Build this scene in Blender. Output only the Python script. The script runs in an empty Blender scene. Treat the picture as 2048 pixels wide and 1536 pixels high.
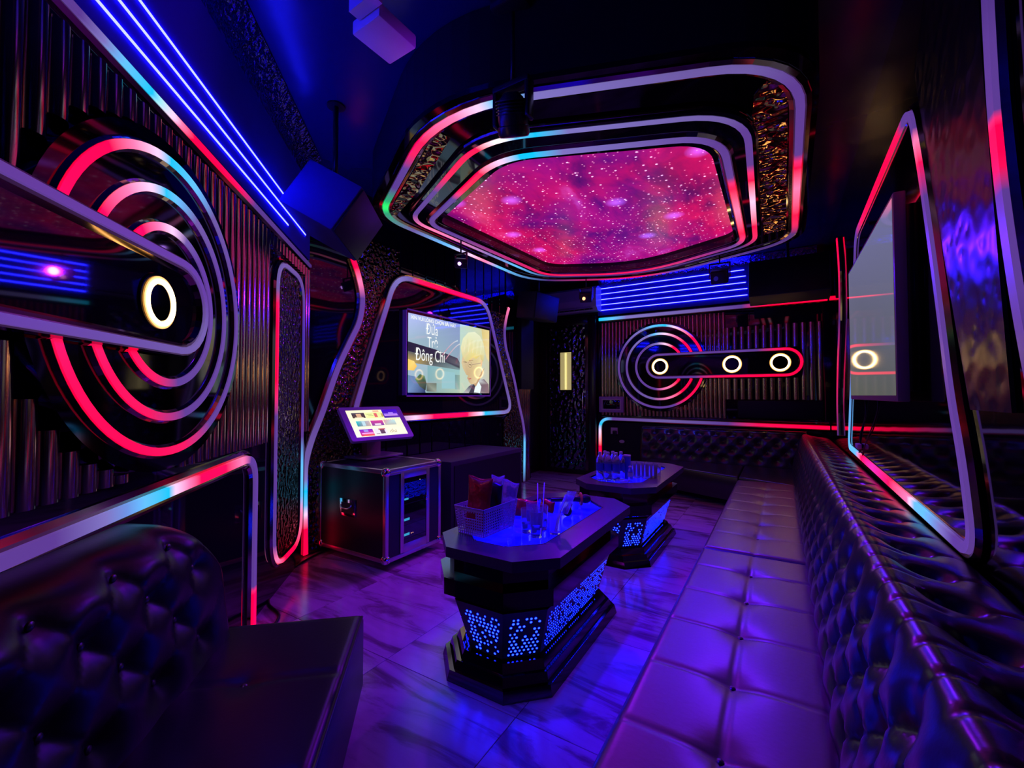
import bpy, bmesh, math, random
import numpy as np
from mathutils import Vector, Matrix
random.seed(7)
PI = math.pi
S = bpy.context.scene
COL = S.collection

# ---------------------------------------------------------------- camera, world, exposure
cam = bpy.data.cameras.new('camera'); camo = bpy.data.objects.new('camera', cam); COL.objects.link(camo)
cam.sensor_width = 36; cam.lens = 870/2048*36; cam.clip_start = .02
camo.location = (0, 0, 1.4)
camo.rotation_euler = (math.radians(91.5), 0, math.radians(31.7))
S.camera = camo
w = bpy.data.worlds.new('world'); S.world = w; w.use_nodes = True
w.node_tree.nodes['Background'].inputs[0].default_value = (.004, .002, .03, 1)
w.node_tree.nodes['Background'].inputs[1].default_value = .3
S.view_settings.view_transform = 'Standard'; S.view_settings.look = 'None'
S.view_settings.exposure = 0; S.view_settings.gamma = 1
S.cycles.max_bounces = 7; S.cycles.glossy_bounces = 5; S.cycles.transmission_bounces = 6
S.cycles.diffuse_bounces = 3; S.cycles.sample_clamp_indirect = 4

def spot(name, loc, target, color, power, size, blend=.6, radius=.04):
    l = bpy.data.lights.new(name, 'SPOT'); l.color = color; l.energy = power
    l.spot_size = math.radians(size); l.spot_blend = blend; l.shadow_soft_size = radius
    o = bpy.data.objects.new(name, l); COL.objects.link(o); o.location = loc
    o.rotation_euler = (Vector(target)-Vector(loc)).to_track_quat('-Z', 'Y').to_euler()
    return o
# beams of the stage lights that hang from the ceiling
spot('blue_beam', (-1.13, 1.88, 2.66), (-.55, 2.5, 0), (.02, .0, 1), 360, 66, 1)
spot('violet_beam', (-2.15, 5.3, 2.72), (-2.1, 3.2, 0), (.30, .01, 1), 150, 120, 1)
spot('blue_beam', (-.56, 5.3, 2.72), (-.4, 3.6, .3), (.14, .01, 1), 120, 110, 1)
spot('violet_beam', (-2.62, 3.34, 2.66), (-1.9, 2.3, 0), (.22, .0, 1), 90, 84, 1)
spot('violet_beam', (-1.13, 1.88, 2.66), (-1.5, 1.3, 2.86), (.32, .0, 1), 13, 60, 1)
spot('blue_beam', (-.56, 5.3, 2.72), (-1.3, 7.3, .8), (.0, .05, 1), 60, 22, .8)

# ---------------------------------------------------------------- materials
MATS = {}
def mat(name, base=(.5,.5,.5), metallic=0, rough=.5, spec=.5, coat=0, coat_rough=.05, emit=None, es=1, trans=0, ior=1.45, alpha=1):
    m = bpy.data.materials.new(name); m.use_nodes = True
    b = m.node_tree.nodes['Principled BSDF']
    b.inputs['Base Color'].default_value = (*base, 1); b.inputs['Metallic'].default_value = metallic
    b.inputs['Roughness'].default_value = rough; b.inputs['Specular IOR Level'].default_value = spec
    b.inputs['Coat Weight'].default_value = coat; b.inputs['Coat Roughness'].default_value = coat_rough
    b.inputs['Transmission Weight'].default_value = trans; b.inputs['IOR'].default_value = ior
    b.inputs['Alpha'].default_value = alpha
    if emit: b.inputs['Emission Color'].default_value = (*emit, 1); b.inputs['Emission Strength'].default_value = es
    MATS[name] = m
    return m
def N(m, t, **kw):
    n = m.node_tree.nodes.new(t)
    for k, v in kw.items(): setattr(n, k, v)
    return n
def L(m, a, b): m.node_tree.links.new(a, b)
def bump(m, scale=8, strength=.5, dist=.02, kind='noise', stretch=(1,1,1), detail=2):
    b = m.node_tree.nodes['Principled BSDF']
    tc = N(m, 'ShaderNodeNewGeometry'); mp = N(m, 'ShaderNodeMapping'); mp.inputs['Scale'].default_value = stretch
    L(m, tc.outputs['Position'], mp.inputs[0])
    if kind == 'noise':
        t = N(m, 'ShaderNodeTexNoise'); t.inputs['Scale'].default_value = scale; t.inputs['Detail'].default_value = detail; out = t.outputs[0]
    else:
        t = N(m, 'ShaderNodeTexVoronoi', feature='SMOOTH_F1'); t.inputs['Scale'].default_value = scale; out = t.outputs['Distance']
    L(m, mp.outputs[0], t.inputs['Vector'])
    bp = N(m, 'ShaderNodeBump'); bp.inputs['Strength'].default_value = strength; bp.inputs['Distance'].default_value = dist
    L(m, out, bp.inputs['Height']); L(m, bp.outputs[0], b.inputs['Normal'])
    return m
def ramp_on(m, out, stops, target):
    r = N(m, 'ShaderNodeValToRGB'); e = r.color_ramp.elements
    while len(e) > 1: e.remove(e[-1])
    for i, (p, c) in enumerate(stops):
        q = e[0] if i == 0 else e.new(p); q.position = p; q.color = (*c, 1)
    L(m, out, r.inputs[0])
    if target is not None: L(m, r.outputs[0], target)
    return r

mat('black_gloss', (.006,.005,.010), 0, .035, .8)
mat('black_mirror', (.05,.045,.07), 1, .05)
bump(MATS['black_mirror'], 1.6, .15, .02)
mat('ceiling_film', (.010,.010,.09), 0, .24, .5)  # black film; blue glow on the ceiling put into its base colour
bump(MATS['ceiling_film'], 2.2, .25, .03)
mat('matte_dark', (.008,.007,.012), 0, .55, .3)
mat('dark_wood', (.020,.011,.012), 0, .22, .5)
mat('blue_glow_felt', (.05,.045,.55), 0, .8, .2)  # dark panel; blue glow of the light lines put into its colour
mat('bronze_mirror', (.55,.42,.30), 1, .15)
bump(MATS['bronze_mirror'], 5, .12, .01)
mat('trim_metal', (.30,.22,.16), 1, .12)
mat('hammered_gold', (.42,.28,.12), 1, .10)
bump(MATS['hammered_gold'], 15, 1.0, .03, 'voronoi', (1,1,1))
mat('hammered_small', (.16,.12,.08), 1, .10)
bump(MATS['hammered_small'], 30, 1.0, .02, 'voronoi')
mat('hammered_dark', (.20,.20,.26), 1, .10)
bump(MATS['hammered_dark'], 17, 1.0, .03, 'voronoi', (1,1,.8))
mat('crinkled', (.10,.10,.75), 1, .2)  # blue tint stands in for light reflected from the blue lines
bump(MATS['crinkled'], 22, .9, .03, 'noise')
mat('leather', (.022,.016,.020), 0, .30, .65, coat=.25, coat_rough=.22)
bump(MATS['leather'], 90, .18, .002, 'noise', detail=4)
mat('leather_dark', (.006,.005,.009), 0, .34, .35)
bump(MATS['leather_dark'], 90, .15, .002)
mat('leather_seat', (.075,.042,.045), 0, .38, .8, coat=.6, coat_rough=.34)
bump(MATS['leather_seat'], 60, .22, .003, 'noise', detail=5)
mat('aluminium', (.62,.60,.64), 1, .32)
mat('chrome', (.75,.75,.78), 1, .10)
mat('case_laminate', (.012,.014,.018), 0, .32, .5)
bump(MATS['case_laminate'], 160, .3, .002)
mat('speaker_blue_lit', (.04,.035,.20), 0, .7, .2)  # black cabinet; blue light from the wall lines put into its colour
mat('speaker_box', (.035,.035,.045), 0, .6, .3)
bump(MATS['speaker_box'], 150, .4, .002)
mat('grille', (.012,.012,.016), .3, .5)
mat('white_plastic', (.62,.60,.66), 0, .35)
mat('lilac_plastic', (.45,.33,.55), 0, .4)
mat('wood_stand', (.30,.17,.12), 0, .35)
mat('steel_plate', (.45,.36,.42), .6, .3)
mat('basket_plastic', (.62,.52,.66), 0, .4)
mat('black_plastic', (.012,.012,.014), 0, .3)
mat('orange_plastic', (.9,.20,.03), 0, .4)
mat('red_foil', (.50,.012,.02), .25, .25)
bump(MATS['red_foil'], 22, .6, .01)
mat('clear_film', (.85,.85,.95), 0, .12, .5, trans=.75, alpha=.75)
bump(MATS['clear_film'], 25, .5, .01)
mat('glass', (.95,.93,1), 0, .06, .5, trans=.88, ior=1.2)
mat('water', (.8,.85,1), 0, .0, trans=1, ior=1.33)
mat('bottle_plastic', (.9,.9,1), 0, .05, trans=.9, ior=1.2)
mat('bottle_label', (.05,.08,.6), 0, .4)
mat('bottle_cap', (.6,.58,.75), 0, .4)
mat('straw_plastic', (.75,.55,.8), 0, .4)
mat('cable_rubber', (.008,.008,.008), 0, .5)
mat('printed_paper', (.5,.5,.55), 0, .5)
mat('ring_glow', (1,.8,.5), 0, .5, emit=(1.0,.58,.20), es=16)
mat('ring_halo', (.9,.7,.4), 0, .5, emit=(1.0,.45,.08), es=.7)
mat('blue_line', (.5,.6,1), 0, .5, emit=(.009,.010,1.0), es=75)
mat('gold_glow', (.8,.7,.3), 0, .5, emit=(.40,.34,.13), es=.85)
mat('gold_tube', (.8,.7,.3), 0, .5, emit=(.85,.78,.30), es=1.1)
mat('blue_glass', (.02,.02,.5), 0, .08, emit=(.0,.0,1.0), es=1.0)
m = MATS['blue_glass']; b = m.node_tree.nodes['Principled BSDF']
g = N(m, 'ShaderNodeNewGeometry'); t = N(m, 'ShaderNodeTexNoise'); t.inputs['Scale'].default_value = 9; t.inputs['Detail'].default_value = 5
L(m, g.outputs['Position'], t.inputs['Vector']); ramp_on(m, t.outputs[0], [(.3, (.0,.0,.62)), (.6, (.006,.004,1.0))], b.inputs['Emission Color'])
mat('dot_blue', (.05,.1,.8), 0, .5, emit=(.0022,.0085,1.0), es=34)
mat('display_cyan', (0,0,0), emit=(.03,.28,.5), es=1.2)
mat('lens_violet', (0,0,0), emit=(.55,.25,1), es=9)
mat('pilot_orange', (0,0,0), emit=(1,.35,.15), es=3)
mat('pilot_blue', (0,0,0), emit=(.15,.3,1), es=4)
mat('lens_dark', (.01,.01,.05), 0, .03, emit=(.02,.01,.3), es=.5)

def attr_mat(name, strength, base=(.5,.45,.6), rough=.35):
    m = mat(name, base, 0, rough); b = m.node_tree.nodes['Principled BSDF']
    a = N(m, 'ShaderNodeAttribute'); a.attribute_name = 'Col'
    L(m, a.outputs['Color'], b.inputs['Emission Color']); b.inputs['Emission Strength'].default_value = strength
    return m
attr_mat('led', 1.25, (.10,.09,.13))
attr_mat('screen', 1.15, (.01,.01,.01), .04)

# marble floor tile
m = mat('marble', (.5,.45,.5), 0, .17, .5)
b = m.node_tree.nodes['Principled BSDF']
g = N(m, 'ShaderNodeNewGeometry'); oi = N(m, 'ShaderNodeObjectInfo')
ad = N(m, 'ShaderNodeVectorMath', operation='MULTIPLY_ADD'); ad.inputs[1].default_value = (1, 1, 1)
sc = N(m, 'ShaderNodeVectorMath', operation='SCALE'); sc.inputs['Scale'].default_value = 7
cb = N(m, 'ShaderNodeCombineXYZ'); L(m, oi.outputs['Random'], cb.inputs[0]); L(m, oi.outputs['Random'], cb.inputs[1])
L(m, cb.outputs[0], sc.inputs[0]); L(m, g.outputs['Position'], ad.inputs[0]); L(m, sc.outputs[0], ad.inputs[2])
mp = N(m, 'ShaderNodeMapping'); mp.inputs['Rotation'].default_value = (0, 0, .35); mp.inputs['Scale'].default_value = (1.2, 5.5, 1)
L(m, ad.outputs[0], mp.inputs[0])
t = N(m, 'ShaderNodeTexNoise'); t.inputs['Scale'].default_value = 1.1; t.inputs['Detail'].default_value = 8; t.inputs['Roughness'].default_value = .62; t.inputs['Distortion'].default_value = .8
L(m, mp.outputs[0], t.inputs['Vector'])
ramp_on(m, t.outputs[0], [(.30, (.13,.05,.09)), (.42, (.28,.14,.22)), (.50, (.50,.30,.44)), (.75, (.62,.40,.56))], b.inputs['Base Color'])

# backlit nebula print
m = mat('nebula_print', (.05,.02,.05), 0, .25); b = m.node_tree.nodes['Principled BSDF']
g = N(m, 'ShaderNodeNewGeometry')
mp = N(m, 'ShaderNodeMapping'); mp.inputs['Rotation'].default_value = (0,0,.5); mp.inputs['Scale'].default_value = (1.7,.9,1); L(m, g.outputs['Position'], mp.inputs[0])
n1 = N(m, 'ShaderNodeTexNoise'); n1.inputs['Scale'].default_value = 1.5; n1.inputs['Detail'].default_value = 7; n1.inputs['Roughness'].default_value = .62; n1.inputs['Distortion'].default_value = .5
L(m, mp.outputs[0], n1.inputs['Vector'])
r1 = ramp_on(m, n1.outputs[0], [(.26,(.08,.003,.09)),(.38,(.24,.003,.11)),(.48,(.50,.004,.12)),(.60,(.72,.006,.13)),(.72,(.9,.05,.28))], None)
n2 = N(m, 'ShaderNodeTexNoise'); n2.inputs['Scale'].default_value = .9; n2.inputs['Detail'].default_value = 4
ofs = N(m, 'ShaderNodeVectorMath', operation='ADD'); ofs.inputs[1].default_value = (5.3, 2.1, 0); L(m, g.outputs['Position'], ofs.inputs[0]); L(m, ofs.outputs[0], n2.inputs['Vector'])
r2 = ramp_on(m, n2.outputs[0], [(.42,(0,0,0)),(.62,(1,1,1))], None)
mx = N(m, 'ShaderNodeMix', data_type='RGBA'); L(m, r2.outputs[0], mx.inputs['Factor']); L(m, r1.outputs[0], mx.inputs[6])
vi = N(m, 'ShaderNodeMix', data_type='RGBA', blend_type='MULTIPLY'); vi.inputs['Factor'].default_value = 1; L(m, r1.outputs[0], vi.inputs[6]); vi.inputs[7].default_value = (.6, 1, 1.9, 1)
L(m, vi.outputs[2], mx.inputs[7])
last = mx.outputs[2]
for scale, lo, hi, colr in ((26, .10, .20, (.7,.25,.45)), (11, .06, .12, (1.1,.7,1.1)), (2.6, .02, .26, (.30,.12,1.0))):
    v = N(m, 'ShaderNodeTexVoronoi', voronoi_dimensions='2D'); v.inputs['Scale'].default_value = scale; v.inputs['Randomness'].default_value = 1; L(m, g.outputs['Position'], v.inputs['Vector'])
    rr = ramp_on(m, v.outputs['Distance'], [(lo, colr), (hi, (0,0,0))], None)
    wn = N(m, 'ShaderNodeMath', operation='GREATER_THAN'); wn.inputs[1].default_value = {26:.74, 11:.74, 2.6:.80}[scale]
    sp = N(m, 'ShaderNodeSeparateColor'); L(m, v.outputs['Color'], sp.inputs[0]); L(m, sp.outputs[0], wn.inputs[0])
    mu = N(m, 'ShaderNodeMix', data_type='RGBA', blend_type='MIX'); mu.inputs[6].default_value = (0,0,0,1); L(m, wn.outputs[0], mu.inputs['Factor']); L(m, rr.outputs[0], mu.inputs[7])
    a2 = N(m, 'ShaderNodeMix', data_type='RGBA', blend_type='ADD'); a2.inputs['Factor'].default_value = 1; L(m, last, a2.inputs[6]); L(m, mu.outputs[2], a2.inputs[7]); last = a2.outputs[2]
L(m, last, b.inputs['Emission Color']); b.inputs['Emission Strength'].default_value = 1.0

# ---------------------------------------------------------------- helpers
def put(o, name, material, parent=None, label=None, cat=None, group=None, kind=None):
    if material is not None and o.data is not None: 
        if not o.data.materials: o.data.materials.append(MATS[material])
    COL.objects.link(o)
    if parent is not None: o.parent = parent
    if label: o['label'] = label
    if cat: o['category'] = cat
    if group: o['group'] = group
    if kind: o['kind'] = kind
    return o
def thing(name, label, cat, loc=(0,0,0), rotz=0, group=None):
    o = bpy.data.objects.new(name, None); o.empty_display_size = .05
    o.location = loc; o.rotation_euler = (0,0,rotz)
    return put(o, name, None, None, label, cat, group)
def mesh(name, verts, faces, material, parent=None, smooth=False, **kw):
    me = bpy.data.meshes.new(name); me.from_pydata([tuple(v) for v in verts], [], faces); me.update()
    bm = bmesh.new(); bm.from_mesh(me); bmesh.ops.recalc_face_normals(bm, faces=bm.faces); bm.to_mesh(me); bm.free()
    if smooth:
        for p in me.polygons: p.use_smooth = True
    return put(bpy.data.objects.new(name, me), name, material, parent, **kw)
def bmobj(name, bm, material, parent=None, smooth=False, **kw):
    me = bpy.data.meshes.new(name); bmesh.ops.recalc_face_normals(bm, faces=bm.faces); bm.to_mesh(me); bm.free()
    if smooth is True:
        for p in me.polygons: p.use_smooth = True
    elif smooth:
        me.polygons.foreach_set('use_smooth', [True]*len(me.polygons)); me.set_sharp_from_angle(angle=smooth)
    return put(bpy.data.objects.new(name, me), name, material, parent, **kw)
def bbox(bm, x0, x1, y0, y1, z0, z1, bevel=0, segs=2, M=None):
    r = bmesh.ops.create_cube(bm, size=1); vs = r['verts']
    for v in vs: v.co = Vector(((x0+x1)/2+v.co.x*(x1-x0), (y0+y1)/2+v.co.y*(y1-y0), (z0+z1)/2+v.co.z*(z1-z0)))
    if bevel:
        es = list({e for v in vs for e in v.link_edges})
        rr = bmesh.ops.bevel(bm, geom=es, offset=bevel, segments=segs, affect='EDGES', profile=.5)
        vs = list({v for f in rr['faces'] for v in f.verts} | {v for v in vs if v.is_valid})
    if M is not None:
        for v in vs: v.co = M @ v.co
    return vs
def box(name, x0, x1, y0, y1, z0, z1, material, parent=None, bevel=0, segs=2, M=None, **kw):
    bm = bmesh.new(); bbox(bm, x0, x1, y0, y1, z0, z1, bevel, segs, M)
    return bmobj(name, bm, material, parent, smooth=(.6 if bevel else False), **kw)
def bcyl(bm, p0, p1, r0, r1=None, n=16, caps=True):
    p0, p1 = Vector(p0), Vector(p1); r1 = r0 if r1 is None else r1
    q = (p1-p0).to_track_quat('Z', 'Y').to_matrix().to_4x4(); q.translation = (p0+p1)/2
    bmesh.ops.create_cone(bm, cap_ends=caps, segments=n, radius1=r0, radius2=r1, depth=(p1-p0).length, matrix=q)
def cyl(name, p0, p1, r0, material, parent=None, r1=None, n=16, **kw):
    bm = bmesh.new(); bcyl(bm, p0, p1, r0, r1, n); return bmobj(name, bm, material, parent, smooth=.7, **kw)
def lathe(name, prof, material, parent=None, n=20, at=(0,0,0), **kw):
    vs, fs = [], []
    for i in range(n):
        a = 2*PI*i/n
        for r, z in prof: vs.append((at[0]+r*math.cos(a), at[1]+r*math.sin(a), at[2]+z))
    k = len(prof)
    for i in range(n):
        for j in range(k-1):
            a, b_, c, d = i*k+j, ((i+1)%n)*k+j, ((i+1)%n)*k+j+1, i*k+j+1
            fs.append((a, b_, c, d))
    bm = bmesh.new(); me = bpy.data.meshes.new('x'); me.from_pydata(vs, [], fs); bm.from_mesh(me); bpy.data.meshes.remove(me)
    bmesh.ops.remove_doubles(bm, verts=bm.verts, dist=1e-5)
    return bmobj(name, bm, material, parent, smooth=.7, **kw)
def tube(name, pts, r, material, parent=None, n=8, **kw):
    pts = [Vector(p) for p in pts]; vs, fs = [], []
    up = Vector((0,0,1))
    for i, p in enumerate(pts):
        t = (pts[min(i+1, len(pts)-1)]-pts[max(i-1, 0)]).normalized()
        a = t.cross(up); a = a.normalized() if a.length > .05 else t.cross(Vector((1,0,0))).normalized(); b_ = t.cross(a)
        for k in range(n): vs.append(p+a*math.cos(2*PI*k/n)*r+b_*math.sin(2*PI*k/n)*r)
    for i in range(len(pts)-1):
        for k in range(n): fs.append((i*n+k, i*n+(k+1)%n, (i+1)*n+(k+1)%n, (i+1)*n+k))
    fs.append(tuple(range(n))); fs.append(tuple((len(pts)-1)*n+k for k in range(n)))
    return mesh(name, vs, fs, material, parent, True, **kw)
def smoothpath(pts, n=8, closed=False):
    P = [np.array(p, float) for p in pts]; out = []; m_ = len(P)
    for i in range(m_ if closed else m_-1):
        g_ = (lambda k: P[k % m_]) if closed else (lambda k: P[min(max(k, 0), m_-1)])
        p0, p1, p2, p3 = g_(i-1), g_(i), g_(i+1), g_(i+2)
        for j in range(n):
            t = j/n; out.append(.5*((2*p1)+(-p0+p2)*t+(2*p0-5*p1+4*p2-p3)*t*t+(-p0+3*p1-3*p2+p3)*t**3))
    if not closed: out.append(P[-1])
    return [tuple(p) for p in out]
def rounded(pts, r, closed=True, n=8):
    P = [np.array(p, float) for p in pts]; out = []; m_ = len(P)
    rs = r if isinstance(r, (list, tuple)) else [r]*m_
    for i in range(m_):
        if not closed and i in (0, m_-1): out.append(P[i]); continue
        a, b_, c = P[i-1], P[i], P[(i+1) % m_]
        u, v = a-b_, c-b_; lu, lv = np.linalg.norm(u), np.linalg.norm(v); u, v = u/lu, v/lv
        d = min(rs[i], lu*.48, lv*.48)
        for j in range(n+1):
            t = j/n; p0, p2 = b_+u*d, b_+v*d
            out.append((1-t)**2*p0+2*t*(1-t)*b_+t*t*p2)
    return [tuple(p) for p in out]
def dense(pts, step, closed):
    out = []; m_ = len(pts)
    for i in range(m_ if closed else m_-1):
        a, b_ = np.array(pts[i], float), np.array(pts[(i+1) % m_], float); k = max(1, int(math.ceil(np.linalg.norm(b_-a)/step)))
        for j in range(k): out.append(tuple(a+(b_-a)*j/k))
    if not closed: out.append(tuple(pts[-1]))
    return out
def circle(c, r, a0=0, a1=360, n=72):
    full = abs(a1-a0) >= 360
    return [(c[0]+r*math.cos(math.radians(a0+(a1-a0)*i/n)), c[1]+r*math.sin(math.radians(a0+(a1-a0)*i/n))) for i in range(n if full else n+1)]
class Plane:
    def __init__(s, o, a, b_, n): s.o, s.a, s.b, s.n = Vector(o), Vector(a).normalized(), Vector(b_).normalized(), Vector(n).normalized()
    def p(s, x, y, d=0): return s.o+s.a*x+s.b*y+s.n*d
    def M(s):
        m_ = Matrix((s.a, s.b, s.n)).transposed().to_4x4(); m_.translation = s.o; return m_
A42 = math.radians(42)
TV = Plane((-3.57,0,0), (0,1,0), (0,0,1), (1,0,0))
RT = Plane((.57,0,0), (0,1,0), (0,0,1), (-1,0,0))
BK = Plane((0,7.3,0), (1,0,0), (0,0,1), (0,-1,0))
LF = Plane((-3.57,2.33,0), (math.sin(A42), -math.cos(A42), 0), (0,0,1), (math.cos(A42), math.sin(A42), 0))
CE = Plane((0,0,3.0), (1,0,0), (0,1,0), (0,0,-1))
def sweep(pl, pts, prof, closed, material, name, parent, cols=None, **kw):
    """sweep a cross-section prof [(offset sideways, height off the plane)] along a path in the plane"""
    pts = dense(pts, .05, closed); P = np.array(pts); m_ = len(P); k = len(prof); vs = []
    for i in range(m_):
        if closed: t1, t2 = P[i]-P[i-1], P[(i+1) % m_]-P[i]
        else: t1 = P[i]-P[max(i-1,0)]; t2 = P[min(i+1,m_-1)]-P[i]
        l1, l2 = np.linalg.norm(t1), np.linalg.norm(t2)
        t1 = t1/l1 if l1 > 0 else t2/l2; t2 = t2/l2 if l2 > 0 else t1
        t = t1+t2; t = t/np.linalg.norm(t); nn = np.array((-t[1], t[0])); c = max(.5, float(np.dot(t, t1)))
        for (x, h) in prof: q = P[i]+nn*x/c; vs.append(pl.p(q[0], q[1], h))
    fs = []
    for i in range(m_ if closed else m_-1):
        j = (i+1) % m_
        for q in range(k): fs.append((i*k+q, i*k+(q+1) % k, j*k+(q+1) % k, j*k+q))
    if not closed: fs.append(tuple(range(k))); fs.append(tuple((m_-1)*k+q for q in range(k)))
    o = mesh(name, vs, fs, material, parent, **kw)
    if cols:
        # colour keys sit at places in the plane; their place along the strip is the nearest path point
        seg = np.linalg.norm(np.diff(np.vstack([P, P[:1]]), axis=0), axis=1); arc = np.concatenate([[0], np.cumsum(seg)])
        tot = arc[-1] if closed else arc[-2]
        keys = sorted((float(arc[np.argmin(np.linalg.norm(P-np.array(kp), axis=1))]), c) for kp, c in cols)
        if closed: keys = [(keys[-1][0]-tot, keys[-1][1])]+keys+[(keys[0][0]+tot, keys[0][1])]
        ks = [q[0] for q in keys]; kc = np.array([q[1] for q in keys])
        at = o.data.attributes.new('Col', 'FLOAT_COLOR', 'POINT'); buf = []
        for i in range(m_):
            c = [float(np.interp(arc[i], ks, kc[:, z])) for z in range(3)]
            for q in range(k): buf += [*c, 1]
        at.data.foreach_set('color', buf)
    return o
def led(pl, pts, closed, width, cols, name, label, h=.02, trim=.035, trim_mat='trim_metal', parent=None, group=None, th=.014):
    root = parent or thing(name, label, 'light strip', pl.p(*pts[0], 0), group=group)
    loc = root.location.copy(); hw = width/2
    a = sweep(pl, pts, [(-hw,h-.004),(hw,h-.004),(hw*.9,h+th),(-hw*.9,h+th)], closed, 'led', 'led_diffuser', None, cols)
    obs = [a]
    if trim:
        obs.append(sweep(pl, pts, [(-hw-trim,.001),(-hw-trim,h*.5),(-hw-trim*.4,h+.004),(-hw*1.0,h),(hw*1.0,h),(hw+trim*.4,h+.004),(hw+trim,h*.5),(hw+trim,.001)], closed, trim_mat, 'metal_trim', None))
    for o in obs:
        o.parent = root
        if parent is None: o.location = -loc
    return root
def plate(pl, pts, h0, h1, material, name, parent=None, **kw):
    """flat plate with the outline pts, between heights h0 and h1 off the plane"""
    m_ = len(pts); vs = [pl.p(x, y, h0) for x, y in pts]+[pl.p(x, y, h1) for x, y in pts]
    fs = [tuple(range(m_)), tuple(range(m_, 2*m_))]+[(i, (i+1) % m_, m_+(i+1) % m_, m_+i) for i in range(m_)]
    return mesh(name, vs, fs, material, parent, **kw)
def ringplate(pl, outer, inner, h0, h1, material, name, parent=None, **kw):
    """a band between two closed outlines with the same number of points"""
    m_ = len(outer); vs = []
    for h in (h0, h1):
        for x, y in outer: vs.append(pl.p(x, y, h))
        for x, y in inner: vs.append(pl.p(x, y, h))
    fs = []
    for i in range(m_):
        j = (i+1) % m_
        fs += [(i, j, m_+j, m_+i), (2*m_+i, 2*m_+j, 3*m_+j, 3*m_+i), (i, j, 2*m_+j, 2*m_+i), (m_+i, m_+j, 3*m_+j, 3*m_+i)]
    return mesh(name, vs, fs, material, parent, **kw)
def reparent_at(root, objs):
    for o in objs: o.parent = root; o.location = o.location - root.location
def flutes(pl, x0, x1, z0, z1, pitch, r, material, parent, name='flute', skip=None, group=None):
    """half-round vertical flutes, every one an object sharing one mesh per height"""
    cache = {}
    n = int((x1-x0)/pitch); out = []
    for i in range(n+1):
        x = x0+pitch*(i+.5)
        if x > x1: break
        spans = [(z0, z1)] if skip is None else skip(x, z0, z1)
        for (a, b_) in spans:
            if b_-a < .03: continue
            key = (round(a, 2), round(b_, 2))
            if key not in cache:
                vs, fs = [], []; k = 8
                for z in key:
                    for j in range(k+1):
                        t = PI*j/k; vs.append((pl.a*(-math.cos(t)*r)+pl.n*(math.sin(t)*r*.8)+Vector((0,0,z))))
                for j in range(k): fs.append((j, j+1, k+2+j, k+1+j))
                fs.append(tuple(range(k+1))); fs.append(tuple(range(k+1, 2*k+2)))
                me = bpy.data.meshes.new(name); me.from_pydata([tuple(v) for v in vs], [], fs)
                bm = bmesh.new(); bm.from_mesh(me); bmesh.ops.recalc_face_normals(bm, faces=bm.faces); bm.to_mesh(me); bm.free()
                me.polygons.foreach_set('use_smooth', [True]*len(me.polygons)); me.set_sharp_from_angle(angle=.8)
                me.materials.append(MATS[material]); cache[key] = me
            o = bpy.data.objects.new(name, cache[key]); o.location = pl.p(x, 0, 0); put(o, name, None, parent); out.append(o)
    return out

# ---------------------------------------------------------------- the room
LR, LR2, LP, LK, LC, LC2 = (1.4,.0,.05), (.75,.004,.07), (1.0,.18,.38), (.9,.55,.8), (.0,.48,.80), (.10,.45,.85)
LW, LW2, LV, LV2, LB = (.17,.14,.42), (.12,.08,.28), (.085,.035,.22), (.045,.018,.13), (.03,.015,.35)  # lavender and violet: unlit diffuser, its room light put in as weak emission
fl = box('floor', -4.2, .7, -1.6, 7.4, -.1, -.004, 'matte_dark', kind='structure')
tme = None
for ix in range(7):
    for iy in range(12):
        x, y = -4.2+ix*.8+.001, -1.55+iy*.8
        if x < -3.9+.669/.743*(2.33-y-.8) - 1.0 and y < 1: continue
        if x > .6: continue
        if tme is None:
            t = box('tile', 0, .798, 0, .798, -.004, 0, 'marble', fl, bevel=.0015, segs=1); tme = t.data
        else:
            t = bpy.data.objects.new('tile', tme); put(t, 'tile', None, fl)
        t.location = (x, y, 0)
ce = box('ceiling', -4.2, .7, -1.6, 7.4, 3.45, 3.55, 'ceiling_film', kind='structure')
wl = plate(TV, [(2.33,0),(6.35,0),(6.35,3.45),(2.33,3.45)], -.1, 0, 'black_gloss', 'wall_left', kind='structure')
wd = box('wall_left_door', -3.95, -3.85, 6.35, 7.3, 0, 3.45, 'dark_wood', kind='structure')
wj = box('wall_left_return', -3.95, -3.67, 6.25, 6.35, 0, 3.45, 'dark_wood', kind='structure')
wr = plate(RT, [(-1.5,0),(7.3,0),(7.3,3.45),(-1.5,3.45)], -.1, 0, 'black_mirror', 'wall_right', kind='structure')
wb = plate(BK, [(-3.95,0),(.67,0),(.67,3.45),(-3.95,3.45)], -.1, 0, 'black_gloss', 'wall_back', kind='structure')
wa = plate(LF, [(-.02,0),(5.2,0),(5.2,3.45),(-.02,3.45)], -.1, 0, 'black_gloss', 'wall_left_angled', kind='structure')
box('wall_rear', -.4, .67, -1.6, -1.5, 0, 3.45, 'black_mirror', kind='structure')
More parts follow.
